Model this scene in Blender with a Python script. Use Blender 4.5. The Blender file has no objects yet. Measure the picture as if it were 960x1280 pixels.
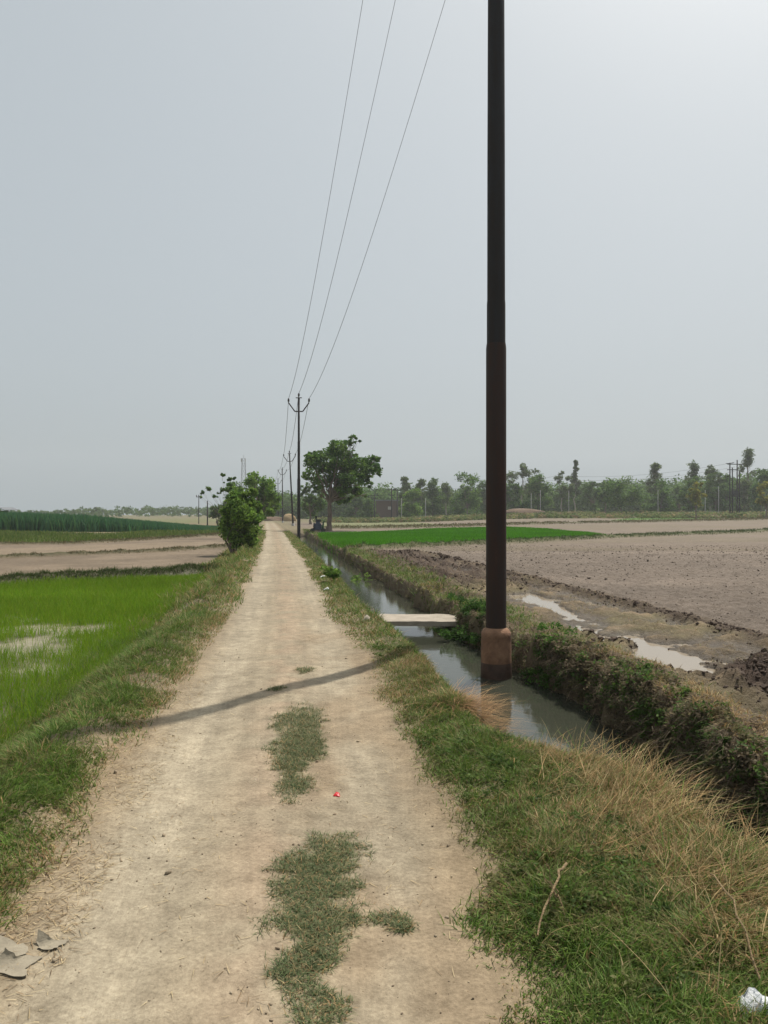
import bpy, math, random
import numpy as np
R = math.radians
rng = np.random.default_rng(7)
random.seed(7)
sc = bpy.context.scene
COL = sc.collection
CAMZ = 1.6

# ------------------------------------------------------------------ helpers
def link(o, parent=None):
    COL.objects.link(o)
    if parent is not None: o.parent = parent
    return o
def tag(o, label=None, cat=None, group=None, kind=None):
    if label: o['label'] = label
    if cat: o['category'] = cat
    if group: o['group'] = group
    if kind: o['kind'] = kind
    return o
def empty(name, loc=(0, 0, 0), rz=0):
    o = bpy.data.objects.new(name, None); o.location = loc; o.rotation_euler = (0, 0, rz)
    o.empty_display_size = .2
    return link(o)
def mesh_np(name, V, faces, mat, col=None, smooth=False, parent=None, extra=None):
    """faces: list of (n,k) int arrays."""
    me = bpy.data.meshes.new(name)
    V = np.asarray(V, np.float32)
    me.vertices.add(len(V)); me.vertices.foreach_set('co', V.ravel())
    faces = [np.asarray(f, np.int32) for f in faces if len(f)]
    loops = np.concatenate([f.ravel() for f in faces])
    tot = np.concatenate([np.full(len(f), f.shape[1], np.int32) for f in faces])
    start = np.concatenate([[0], np.cumsum(tot)[:-1]]).astype(np.int32)
    me.loops.add(len(loops)); me.loops.foreach_set('vertex_index', loops)
    me.polygons.add(len(tot)); me.polygons.foreach_set('loop_start', start)
    try: me.polygons.foreach_set('loop_total', tot)
    except Exception: pass
    me.polygons.foreach_set('use_smooth', np.full(len(tot), smooth))
    if col is not None:
        a = me.attributes.new('col', 'FLOAT_COLOR', 'POINT')
        c = np.ones((len(V), 4), np.float32); c[:, :3] = col
        a.data.foreach_set('color', c.ravel())
    if extra:
        for k, v in extra.items():
            a = me.attributes.new(k, 'FLOAT', 'POINT'); a.data.foreach_set('value', np.asarray(v, np.float32))
    me.update(calc_edges=True)
    if mat is not None: me.materials.append(mat)
    o = bpy.data.objects.new(name, me)
    return link(o, parent)

class MB:
    def __init__(s): s.v = []; s.f = {}; s.n = 0; s.c = []
    def add(s, V, F, col=(1, 1, 1)):
        V = np.asarray(V, float)
        F = np.asarray(F, int)
        s.v.append(V); s.c.append(np.tile(np.asarray(col, float), (len(V), 1)))
        s.f.setdefault(F.shape[1], []).append(F + s.n); s.n += len(V)
    def box(s, c, size, rz=0, jit=0, tilt=None):
        x, y, z = np.array(size) / 2
        V = np.array([[i * x, j * y, k * z] for i in (-1, 1) for j in (-1, 1) for k in (-1, 1)])
        if jit: V = V + rng.normal(0, jit, V.shape)
        if tilt: V[:, 2] += V[:, 0] * tilt[0] + V[:, 1] * tilt[1]
        ca, sa = math.cos(rz), math.sin(rz)
        V = np.c_[V[:, 0] * ca - V[:, 1] * sa, V[:, 0] * sa + V[:, 1] * ca, V[:, 2]] + np.array(c)
        s.add(V, [[0, 1, 3, 2], [4, 6, 7, 5], [0, 4, 5, 1], [2, 3, 7, 6], [0, 2, 6, 4], [1, 5, 7, 3]])
    def tube(s, P, r, n=8, cap=True, col=(1, 1, 1)):
        P = np.asarray(P, float); m = len(P)
        r = np.full(m, r, float) if np.isscalar(r) else np.asarray(r, float)
        T = np.gradient(P, axis=0); T /= np.linalg.norm(T, axis=1)[:, None] + 1e-12
        ref = np.where(np.abs(T[:, 2:3]) > .9, [[1., 0, 0]], [[0, 0, 1.]])
        if (np.abs(T[:, 2]) > .9).any(): ref = np.tile([[.83, .55, 0.05]], (m, 1))
        A = np.cross(ref, T); A /= np.linalg.norm(A, axis=1)[:, None] + 1e-12
        B = np.cross(T, A)
        a = np.arange(n) * 2 * math.pi / n
        V = P[:, None] + r[:, None, None] * (A[:, None] * np.cos(a)[None, :, None] + B[:, None] * np.sin(a)[None, :, None])
        i = np.arange(m - 1)[:, None]; j = np.arange(n)[None]
        F = np.stack([i * n + j, i * n + (j + 1) % n, (i + 1) * n + (j + 1) % n, (i + 1) * n + j], -1).reshape(-1, 4)
        s.add(V.reshape(-1, 3), F, col)
        if cap:
            for e, rev in ((0, True), (m - 1, False)):
                ring = V[e]; c = ring.mean(0)
                idx = [[k, (k + 1) % n, n] for k in range(n)]
                if rev: idx = [[b, a_, c_] for a_, b, c_ in idx]
                s.add(np.vstack([ring, c]), idx, col)
    def lathe(s, prof, n=20, c=(0, 0, 0)):
        P = np.array([[c[0], c[1], c[2] + z] for r, z in prof]); rr = [r for r, z in prof]
        a = np.arange(n) * 2 * math.pi / n
        V = np.concatenate([np.c_[c[0] + r * np.cos(a), c[1] + r * np.sin(a), np.full(n, c[2] + z)] for r, z in prof])
        m = len(prof); i = np.arange(m - 1)[:, None]; j = np.arange(n)[None]
        F = np.stack([i * n + j, i * n + (j + 1) % n, (i + 1) * n + (j + 1) % n, (i + 1) * n + j], -1).reshape(-1, 4)
        s.add(V, F)
    def build(s, name, mat, parent=None, smooth=False, color=False):
        return mesh_np(name, np.concatenate(s.v), [np.concatenate(f) for f in s.f.values()], mat,
                       np.concatenate(s.c) if color else None, smooth, parent)

# numpy value noise
def _h(ix, iy, s):
    n = (ix.astype(np.int64) * 374761393 + iy.astype(np.int64) * 668265263 + s * 2147483647) & 0xffffffff
    n = ((n ^ (n >> 13)) * 1274126177) & 0xffffffff
    return ((n ^ (n >> 16)) & 0xffff) / 65535.0
def vn(x, y, s=0):
    x = np.asarray(x, float); y = np.asarray(y, float)
    ix = np.floor(x); iy = np.floor(y); fx = x - ix; fy = y - iy
    fx = fx * fx * (3 - 2 * fx); fy = fy * fy * (3 - 2 * fy)
    a = _h(ix, iy, s); b = _h(ix + 1, iy, s); c = _h(ix, iy + 1, s); d = _h(ix + 1, iy + 1, s)
    return (a * (1 - fx) + b * fx) * (1 - fy) + (c * (1 - fx) + d * fx) * fy * 1.0
def fbm(x, y, s=0, o=4):
    r = 0; a = .5; t = 0
    for k in range(o):
        r = r + a * vn(x * 2 ** k + 17.3 * k, y * 2 ** k + 9.1 * k, s + k); t += a; a *= .55
    return r / t - .5
def ss(a, b, x):
    t = np.clip((x - a) / (b - a), 0, 1); return t * t * (3 - 2 * t)

# ------------------------------------------------------------------ lie of the land
_cy = np.array([-8, 0, 2.4, 3.3, 6.4, 11, 25.6, 60, 121, 1200.])
_cx = np.array([.62, -.2, -.5, -.62, -.95, -1.46, -3.47, -8.5, -17.9, -185.])
_gy = np.concatenate([np.arange(-8, 200, .5), [1200.]])
_gx = np.interp(_gy, _cy, _cx)
_k = np.ones(9) / 9
_gx[4:-5] = np.convolve(_gx, _k, 'same')[4:-5]
def cpath(Y): return np.interp(Y, _gy, _gx)
def base(X, Y):
    z = -.0035 * np.clip(Y - 15, 0, 145)
    right = ss(.0, .25, X / np.maximum(Y, 1) + .02)
    return z + right * 1.5 * ss(95, 190, Y)
def unproj(px, py, dz=0.0):
    """pixel of the 960x1280 photograph -> point on the land"""
    dx = (px - 480) / 960; dz_ = -(py - 640) / 960
    Y = np.geomspace(1.5, 420, 5000)
    f = CAMZ + dz_ * Y - (base(dx * Y, Y) + dz)
    i = np.argmax(f < 0) if (f < 0).any() else len(Y) - 1
    return dx * Y[i], Y[i]
def inpoly(X, Y, poly):
    ins = np.zeros(np.shape(X), bool); n = len(poly)
    for k in range(n):
        x0, y0 = poly[k]; x1, y1 = poly[(k + 1) % n]
        if y0 == y1: continue
        c = ((y0 > Y) != (y1 > Y)) & (X < (x1 - x0) * (Y - y0) / (y1 - y0) + x0)
        ins ^= c
    return ins
def dline(X, Y, pl):
    d = np.full(np.shape(X), 1e9)
    for (x0, y0), (x1, y1) in zip(pl[:-1], pl[1:]):
        vx, vy = x1 - x0, y1 - y0; L = vx * vx + vy * vy
        t = np.clip(((X - x0) * vx + (Y - y0) * vy) / L, 0, 1)
        d = np.minimum(d, np.hypot(X - x0 - t * vx, Y - y0 - t * vy))
    return d
U = lambda pts, dz=0.0: [unproj(a, b, dz) for a, b in pts]

PADDY_Z = -.32
FIELD_L = -.25
# left-hand bunds (photo -> land)
bund1 = U([(-420, 742), (-150, 737), (0, 731), (90, 725), (180, 721), (268, 715)], FIELD_L)
bund2 = U([(-300, 704), (0, 698), (110, 693.5), (200, 690), (290, 684)], FIELD_L)
bund3 = U([(-200, 684), (0, 681), (90, 680), (150, 677), (230, 672), (292, 667.5)], FIELD_L)
green_strip_l = U([(-260, 682), (0, 681), (90, 680), (160, 675), (285, 667), (285, 661), (200, 664), (130, 669), (80, 667), (0, 665), (-260, 668)], FIELD_L)
far_green_l = U([(115, 656), (280, 652), (285, 648), (120, 649)], FIELD_L)
# right-hand fields
green_r = U([(398, 682.5), (490, 681), (605, 676), (680, 672.5), (760, 668.5), (735, 665), (684, 662.2), (632, 660), (560, 661.5), (480, 664), (398, 666)])
bund_r1 = U([(400, 684), (490, 682.5), (605, 677.5), (680, 674), (760, 670), (860, 666.5), (960, 663), (1150, 658)])
bund_r2 = U([(410, 661), (480, 660.5), (560, 658.5), (640, 656), (760, 653.5), (960, 649.5)])
green_r2 = U([(760, 650.5), (860, 649), (960, 647), (1100, 645), (1100, 640.5), (960, 641.5), (860, 644), (800, 646.5)])
olive_r = U([(405, 661), (520, 658.5), (560, 656), (520, 653), (405, 652)])
PADDY_POLY = None
YB1 = lambda X: np.interp(X, [p[0] for p in bund1], [p[1] for p in bund1])

PUD = [(*U([(845, 830)], -.17)[0], .28, 1.0), (*U([(815, 812)], -.17)[0], .22, 1.0), (*U([(690, 757)], -.17)[0], .17, 1.0), (*U([(742, 795)], -.17)[0], .16, .9), (*U([(668, 745)], -.17)[0], .13, .8), (*U([(540, 700)], -.17)[0], .5, 1.6), (*U([(575, 712)], -.17)[0], .3, 1.3), (*U([(900, 775)], -.17)[0], .3, 1.0)]
def bshift(Y): return .24 * ss(11.5, 8, Y)
def wob(Y, s): return .16 * fbm(Y * .9, Y * 0 + s, s) + .10 * fbm(Y * 3.1, Y * 0 + s, s + 3)

patches = [(375, 900, 26, 18), (372, 925, 30, 22), (362, 955, 22, 18), (365, 985, 26, 16), (385, 940, 22, 14),
           (412, 1062, 38, 18), (392, 1082, 50, 22), (396, 1112, 56, 28), (402, 1148, 50, 30), (398, 1182, 32, 24), (372, 1214, 34, 22), (400, 1266, 36, 24), (480, 1146, 30, 10), (505, 1160, 16, 8),
           (380, 838, 12, 4), (345, 862, 10, 3)]
pw = []
for px, py, rx, ry in patches:
    x, y = unproj(px, py); x2, _ = unproj(px + rx, py); _, y2 = unproj(px, py - ry)
    pw.append((x, y, abs(x2 - x), abs(y2 - y)))
pw_ = pw
def bare_(X, Y):
    g = np.exp(-(((X + 5.15 + .12 * (Y - 11)) / 1.25) ** 2 + ((Y - 11.0) / 2.8) ** 2)) + .7 * np.exp(-(((X + 7.2) / 1.0) ** 2 + ((Y - 12.6) / 1.0) ** 2)) + .5 * np.exp(-(((X + 4.6) / .8) ** 2 + ((Y - 15) / .5) ** 2))
    return ss(.22, .55, .55 * g + .9 * fbm(X * .9 + 3, Y * 1.1, 77) + .35 * fbm(X * 4, Y * 4, 78))
def land(X, Y, fine=True):
    """height, colour, bumpiness, wetness, zone of the ground at X, Y"""
    X = np.asarray(X, float); Y = np.asarray(Y, float)
    u = X - cpath(Y)
    n1 = fbm(X * .7, Y * .7, 1); n2 = fbm(X * 3.2, Y * 3.2, 5); n3 = fbm(X * 13, Y * 13, 9, 3)
    near = 1 - ss(60, 110, Y)
    b = base(X, Y)
    # --- profile across the lane
    lw = wob(Y, 21); rw = wob(Y, 31); cw = wob(Y, 41); bw = wob(Y, 51) * 1.0 + .16 * fbm(Y * .55, Y * 0 + 3, 58) + .12 * fbm(Y * 1.9, Y * 0 + 5, 59) * ss(14, 8, Y)
    z = np.zeros_like(X)
    # ruts
    rut = np.exp(-((u + .48) / .24) ** 2) + np.exp(-((u - .58) / .2) ** 2) * .7
    hump = np.exp(-((u - .1) / .2) ** 2)
    z += np.where(np.abs(u) < 1.3, -.012 * rut + .010 * hump + .012 * fbm(u * 16, Y * .5, 155) + .006 * fbm(u * 40, Y * .8, 157), 0)
    z += .008 * n2 * ss(1.6, 1.0, np.abs(u)) + .005 * n3
    # left verge and fall to the paddy
    ul = u - lw
    z += np.where(u < -.9, .05 * np.exp(-((ul + 1.3) / .25) ** 2) + (.16 * n2 + .10 * n1) * ss(-1., -1.3, u) * ss(-2.3, -2.0, u), 0)
    z = z + (PADDY_Z if True else 0) * ss(-1.35, -2.2, ul) * near + (1 - near) * FIELD_L * ss(-1.35, -2.4, ul)
    verge_l = ss(-.95, -1.15, ul) * ss(-2.4, -2.1, ul)
    # left fields beyond the first bund
    yb = YB1(X)
    lf = ss(yb - .6, yb + .4, Y) * ss(-2.0, -2.6, ul)
    z += lf * (FIELD_L - PADDY_Z) * near
    isL = u < -1.6
    d1 = np.where(isL, dline(X, Y, bund1), 1e9); d2 = np.where(isL, dline(X, Y, bund2), 1e9); d3 = np.where(isL, dline(X, Y, bund3), 1e9)
    z += .22 * np.exp(-(d1 / .38) ** 2) * (1 + n2) + .16 * np.exp(-(d2 / .35) ** 2) * (1 + 1.4 * n2) + .14 * np.exp(-(d3 / .45) ** 2) * (1 + n2)
    # right verge, canal, far bank
    far_c = 1 - ss(70, 80, Y)
    ur = u - cw; ub = u - bw
    z += np.where(u > .9, .07 * np.exp(-((u - 1.5) / .35) ** 2) + .07 * n2 * ss(1., 1.4, u) + .05 * ss(1.5, 2.1, u) * ss(5.4, 4.6, Y), 0)
    bulge = .78 * ss(5.5, 4.5, Y)
    wide = .22 * ss(9, 14, Y)
    ch = ss(1.5 + bulge - wide, 1.98 + bulge - wide, ur) * (1 - ss(3.03, 3.26, ub - bshift(Y) + .3 * n2 + .06 * n3))
    z += -.85 * ch * far_c
    berm = ss(3.05, 3.3, ub - bshift(Y)) * (1 - ss(3.65, 4.2, ub + .5 * n1))
    z += far_c * berm * (-.04 - .14 * ss(10, 14, Y) + (.17 + .16 * ss(11, 7, Y)) * n2 + .16 * n1)
    rf = ss(3.7, 4.25, ub + .5 * n1)
    strip = rf * (1 - ss(6.3, 6.6, u)) * (1 - ss(33, 36, Y))
    z += far_c * rf * -.13
    trk = np.exp(-((u - 5.0 + .3 * n1) / .3) ** 2) + np.exp(-((u - 6.05) / .22) ** 2) * .7
    z += strip * (.12 * n1 + .13 * n2 + .06 * n3 - .05 * trk)
    for hx, hy, ha, hb in PUD:
        z += strip * -.19 * np.exp(-((X - hx) / ha) ** 2 - ((Y - hy) / hb) ** 2)
    ridge = np.exp(-((u - 6.55 - .3 * n1) / .2) ** 2) * (1 - ss(30, 34, Y))
    z += ridge * (.05 + .13 * n2 + .06 * n3)
    plough = ss(6.6, 6.9, u) * (1 - ss(34, 60, Y))
    furrow = .5 + .5 * np.sin((u * .93 + .25 * n1 + Y * .12) * 2 * math.pi / .55)
    z += plough * (.05 * n2 + .06 * n3 + .035 * furrow) * np.where(Y < 40, 1, .6)
    # dark clod heaps
    heap = np.exp(-(((u - 5.15) / .75) ** 2 + ((Y - 7.6) / .9) ** 2)) + .55 * np.exp(-(((u - 4.5) / .4) ** 2 + ((Y - 10.4) / .35) ** 2))
    z += heap * (.26 + .5 * n2 + .25 * n3)
    cl = rf * (1 - ss(5.9, 6.5, u)) * ss(16.5, 19, Y) * (1 - ss(33, 36, Y)) * ss(-.2, .05, n1 + .12)
    z += cl * (.10 + .30 * n2 + .15 * n3)
    isR = u > 3.2
    dr1 = np.where(isR, dline(X, Y, bund_r1), 1e9); dr2 = np.where(isR, dline(X, Y, bund_r2), 1e9)
    z += .2 * np.exp(-(dr1 / .5) ** 2) * (1 + n2) + .25 * np.exp(-(dr2 / .8) ** 2) * (1 + n2)
    z += b
    # --- colour (albedo)
    def mix(a, c, t): return a + (np.asarray(c) - a) * np.clip(t, 0, 1)[..., None]
    C = np.tile(np.array([.268, .224, .155]), X.shape + (1,))           # pale dirt
    st = fbm(u * 13, Y * .55, 151) + .7 * fbm(u * 34, Y * .9, 153)
    tone = 1 + .35 * n1 + .25 * n2 + .30 * st * (np.abs(u) < 1.1)
    C = mix(C, (.355, .308, .225), rut * (.6 + n2))
    C = mix(C, (.225, .168, .102), ss(.62, 1.0, np.abs(u - .05)) * .75 + .5 * n2)
    C = mix(C, (.225, .17, .108), .75 * ss(.12, .4, u) * ss(1.1, .8, u) * ss(-.12, .15, fbm(X * 1.5, Y * 1.0, 191)) * ss(16, 8, Y))
    C = mix(C, (.30, .22, .15), hump * .5 * ss(-.1, .2, n2 + .1))
    for hx, hy, ha, hb in pw_:
        C = mix(C, (.20, .175, .105), (.7 if hy < 6.5 else .12) * ss(1.3, .5, np.hypot((X - hx) / ha, (Y - hy) / hb) + .9 * fbm(X * 6, Y * 6, 81) + .5 * fbm(X * 2.6, Y * 2.6, 82)))
    C = mix(C, (.15, .13, .075), ss(.95, 1.35, np.abs(u)) * .8)
    C = mix(C, (.21, .165, .11), verge_l * .5 + .3 * verge_l * n2)
    C = mix(C, (.09, .085, .04), isL * ss(-1.9, -2.2, ul))            # paddy mud
    bare = bare_(X, Y)
    C = mix(C, (.25, .225, .15), isL * ss(-2.2, -2.5, ul) * bare)
    C = mix(C, np.array([.155, .12, .083]), isL * lf)
    C = mix(C, (.195, .152, .103), isL * lf * ss(.5, -.5, d2 - 9) * (Y > np.interp(X, [p[0] for p in bund2], [p[1] for p in bund2])))
    C = mix(C, (.20, .155, .108), isL * lf * ss(.0, .25, n1 + .1) * .5)
    inl = inpoly(X, Y, green_strip_l) | inpoly(X, Y, far_green_l)
    C = mix(C, (.11, .15, .03), isL * inl * .9)
    C = mix(C, (.16, .14, .07), isL * ss(55, 75, Y) * (~inl) * .8 * ss(-.25, .1, n1 * .5 + fbm(X * .03, Y * .09, 17)))
    for d, w in ((d1, .5), (d2, .4), (d3, .5)):
        C = mix(C, (.07, .065, .03), np.exp(-(d / w) ** 2) * 1.1)
    # right
    C = mix(C, (.085, .06, .04), ch * far_c)
    C = mix(C, (.17, .125, .085), far_c * berm)
    C = mix(C, (.128, .097, .06), rf)
    C = mix(C, (.16, .135, .07), strip * ss(-.05, .25, n1 + .05))
    C = mix(C, (.22, .165, .10), strip * ss(.05, .3, n2))
    C = mix(C, (.172, .139, .110), plough)
    C = mix(C, (.208, .168, .133), plough * ss(-.05, .25, fbm(X * .15, Y * .3, 12)))
    C = mix(C, (.085, .06, .042), ridge * .85)
    C = mix(C, (.07, .047, .034), ss(.15, .6, heap) + cl * .9)
    far_r = isR * ss(34, 36, Y) * (u > 3.5)
    C = mix(C, (.175, .14, .108), far_r)
    C = mix(C, (.15, .125, .08), far_r * ss(-.1, .2, fbm(X * .05, Y * .12, 15)) * .6)
    ing = inpoly(X, Y, green_r); ing2 = inpoly(X, Y, green_r2); ino = inpoly(X, Y, olive_r)
    C = mix(C, (.06, .17, .012), isR * ing)
    C = mix(C, (.07, .14, .02), isR * ing2)
    C = mix(C, (.15, .17, .07), isR * ino * .8)
    for d, w in ((dr1, .55), (dr2, .8)):
        C = mix(C, (.075, .085, .03), np.exp(-(d / w) ** 2) * 1.1)
    C = mix(C, (.14, .13, .065), ss(120, 190, Y) * .75 * (~ing2))
    C = C * tone[..., None]
    wm = strip * ss(.075, .0, z - b + .195)
    C = mix(C, (.075, .056, .036), wm * .85)
    C = C * (1 - .0 * wm[..., None])
    bump = .35 + .65 * np.clip(plough + strip + heap + cl + ridge + berm, 0, 1)
    wet = isL * ss(-2.1, -2.4, ul) * (1 - lf) * (.55 + .3 * bare) + strip * .15 + .7 * wm
    zone = np.zeros(X.shape, int)
    zone[(np.abs(u) < 1.05)] = 1
    zone[isL & (ul < -2.15) & (lf < .5)] = 2
    zone[isL & (ul < -2.15) & (lf >= .5)] = 3
    zone[(rf > .5) & (u < 6.4) & (Y < 35)] = 4
    zone[(u >= 6.4) & (Y < 35)] = 5
    zone[(ub > 4.2) & (Y >= 35)] = 6
    zone[isR & (Y >= 35) & ing] = 7
    return z, C, bump, wet, zone
def H(X, Y): return land(X, Y)[0]

# ------------------------------------------------------------------ materials
def new_mat(name):
    m = bpy.data.materials.new(name); m.use_nodes = True
    nt = m.node_tree; N = nt.nodes; L = nt.links
    return m, nt, N, L, N['Principled BSDF']
def noise(N, L, scale, detail=6, vec=None, rough=.6):
    n = N.new('ShaderNodeTexNoise'); n.inputs['Scale'].default_value = scale
    n.inputs['Detail'].default_value = detail; n.inputs['Roughness'].default_value = rough
    if vec is not None: L.new(vec, n.inputs['Vector'])
    return n
def ramp(N, L, fac, stops):
    r = N.new('ShaderNodeValToRGB'); L.new(fac, r.inputs['Fac'])
    el = r.color_ramp.elements
    while len(el) < len(stops): el.new(.5)
    for e, (p, c) in zip(el, stops):
        e.position = p; e.color = (*c, 1) if len(c) == 3 else c
    return r
def mul(N, L, a, b):
    m = N.new('ShaderNodeMix'); m.data_type = 'RGBA'; m.blend_type = 'MULTIPLY'; m.inputs['Factor'].default_value = 1
    L.new(a, m.inputs['A']); L.new(b, m.inputs['B']); return m.outputs['Result']
def terrain_mat():
    m, nt, N, L, P = new_mat('soil')
    tc = N.new('ShaderNodeTexCoord'); o = tc.outputs['Object']
    a = N.new('ShaderNodeAttribute'); a.attribute_name = 'col'
    ab = N.new('ShaderNodeAttribute'); ab.attribute_name = 'bumpy'
    aw = N.new('ShaderNodeAttribute'); aw.attribute_name = 'wet'
    n1 = noise(N, L, 7, 10, o, .65); r1 = ramp(N, L, n1.outputs['Fac'], [(.25, (.68, .66, .64)), (.75, (1.3, 1.3, 1.3))])
    n2 = noise(N, L, 55, 6, o, .7); r2 = ramp(N, L, n2.outputs['Fac'], [(.3, (.72, .7, .68)), (.7, (1.25, 1.25, 1.25))])
    vo = N.new('ShaderNodeTexVoronoi'); vo.inputs['Scale'].default_value = 30; L.new(o, vo.inputs['Vector'])
    r3 = ramp(N, L, vo.outputs['Distance'], [(0.03, (.55, .5, .45)), (.12, (1, 1, 1))])
    c = mul(N, L, mul(N, L, mul(N, L, a.outputs['Color'], r1.outputs['Color']), r2.outputs['Color']), r3.outputs['Color'])
    L.new(c, P.inputs['Base Color'])
    mr = N.new('ShaderNodeMapRange'); L.new(aw.outputs['Fac'], mr.inputs['Value']); mr.inputs['To Min'].default_value = .95; mr.inputs['To Max'].default_value = .3
    L.new(mr.outputs['Result'], P.inputs['Roughness'])
    P.inputs['Specular IOR Level'].default_value = .25
    add = N.new('ShaderNodeMath'); add.operation = 'MULTIPLY_ADD'; L.new(n2.outputs['Fac'], add.inputs[0]); add.inputs[1].default_value = .35; L.new(n1.outputs['Fac'], add.inputs[2])
    al = N.new('ShaderNodeAttribute'); al.attribute_name = 'lane'
    ar = N.new('ShaderNodeAttribute'); ar.attribute_name = 'rut'
    sp = N.new('ShaderNodeSeparateXYZ'); L.new(o, sp.inputs[0])
    cb = N.new('ShaderNodeCombineXYZ'); L.new(al.outputs['Fac'], cb.inputs[0]); 
    sy = N.new('ShaderNodeMath'); sy.operation = 'MULTIPLY'; L.new(sp.outputs[1], sy.inputs[0]); sy.inputs[1].default_value = .05; L.new(sy.outputs[0], cb.inputs[1])
    ns = noise(N, L, 26, 5, cb.outputs[0], .6)
    nm = noise(N, L, 1.3, 3, o); rm = ramp(N, L, nm.outputs['Fac'], [(.42, (0, 0, 0)), (.6, (1, 1, 1))])
    cb2 = N.new('ShaderNodeCombineXYZ'); ab2 = N.new('ShaderNodeMath'); ab2.operation = 'PINGPONG'; L.new(al.outputs['Fac'], ab2.inputs[0]); ab2.inputs[1].default_value = .07
    L.new(sp.outputs[1], cb2.inputs[0]); a3 = N.new('ShaderNodeMath'); a3.operation = 'MULTIPLY_ADD'; L.new(ab2.outputs[0], a3.inputs[0]); a3.inputs[1].default_value = .8; L.new(sp.outputs[1], a3.inputs[2])
    a4 = N.new('ShaderNodeMath'); a4.operation = 'MULTIPLY'; L.new(a3.outputs[0], a4.inputs[0]); a4.inputs[1].default_value = 105.0
    a5 = N.new('ShaderNodeMath'); a5.operation = 'SINE'; L.new(a4.outputs[0], a5.inputs[0])
    t1 = N.new('ShaderNodeMath'); t1.operation = 'MULTIPLY'; L.new(a5.outputs[0], t1.inputs[0]); L.new(rm.outputs['Color'], t1.inputs[1])
    t2 = N.new('ShaderNodeMath'); t2.operation = 'MULTIPLY_ADD'; L.new(t1.outputs[0], t2.inputs[0]); t2.inputs[1].default_value = .10; L.new(ns.outputs['Fac'], t2.inputs[2])
    t3 = N.new('ShaderNodeMath'); t3.operation = 'MULTIPLY'; L.new(t2.outputs[0], t3.inputs[0]); L.new(ar.outputs['Fac'], t3.inputs[1])
    t4 = N.new('ShaderNodeMath'); t4.operation = 'MULTIPLY_ADD'; L.new(t3.outputs[0], t4.inputs[0]); t4.inputs[1].default_value = .55; L.new(add.outputs[0], t4.inputs[2]); add = t4
    bp = N.new('ShaderNodeBump'); L.new(add.outputs[0], bp.inputs['Height']); L.new(ab.outputs['Fac'], bp.inputs['Strength']); bp.inputs['Distance'].default_value = .07
    L.new(bp.outputs['Normal'], P.inputs['Normal'])
    return m
def leaf_mat(name, trans=.25, rough=.55):
    m, nt, N, L, P = new_mat(name)
    a = N.new('ShaderNodeAttribute'); a.attribute_name = 'col'
    L.new(a.outputs['Color'], P.inputs['Base Color']); P.inputs['Roughness'].default_value = rough
    P.inputs['Specular IOR Level'].default_value = .15
    t = N.new('ShaderNodeBsdfTranslucent'); L.new(a.outputs['Color'], t.inputs['Color'])
    mx = N.new('ShaderNodeMixShader'); mx.inputs['Fac'].default_value = trans
    L.new(P.outputs[0], mx.inputs[1]); L.new(t.outputs[0], mx.inputs[2])
    L.new(mx.outputs[0], N['Material Output'].inputs['Surface'])
    return m
def simple_mat(name, c1, c2, scale=8, rough=.7, bump=.2, dist=.01, stretch=None, metallic=0, spec=.4):
    m, nt, N, L, P = new_mat(name)
    tc = N.new('ShaderNodeTexCoord'); v = tc.outputs['Object']
    if stretch:
        mp = N.new('ShaderNodeMapping'); L.new(v, mp.inputs['Vector']); mp.inputs['Scale'].default_value = stretch; v = mp.outputs['Vector']
    n = noise(N, L, scale, 8, v, .65); r = ramp(N, L, n.outputs['Fac'], [(.3, c1), (.72, c2)])
    L.new(r.outputs['Color'], P.inputs['Base Color']); P.inputs['Roughness'].default_value = rough; P.inputs['Metallic'].default_value = metallic
    P.inputs['Specular IOR Level'].default_value = spec
    n2 = noise(N, L, scale * 6, 6, v); bp = N.new('ShaderNodeBump'); L.new(n2.outputs['Fac'], bp.inputs['Height'])
    bp.inputs['Strength'].default_value = bump; bp.inputs['Distance'].default_value = dist
    L.new(bp.outputs['Normal'], P.inputs['Normal'])
    return m
def water_mat(name, murk, rough=.03, bump=.12, scale=6):
    m, nt, N, L, P = new_mat(name)
    P.inputs['Base Color'].default_value = (*murk, 1); P.inputs['Roughness'].default_value = rough
    P.inputs['IOR'].default_value = 1.33; P.inputs['Specular IOR Level'].default_value = .5
    tc = N.new('ShaderNodeTexCoord'); n = noise(N, L, scale, 4, tc.outputs['Object'])
    bp = N.new('ShaderNodeBump'); L.new(n.outputs['Fac'], bp.inputs['Height']); bp.inputs['Strength'].default_value = bump; bp.inputs['Distance'].default_value = .02
    L.new(bp.outputs['Normal'], P.inputs['Normal'])
    return m
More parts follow.
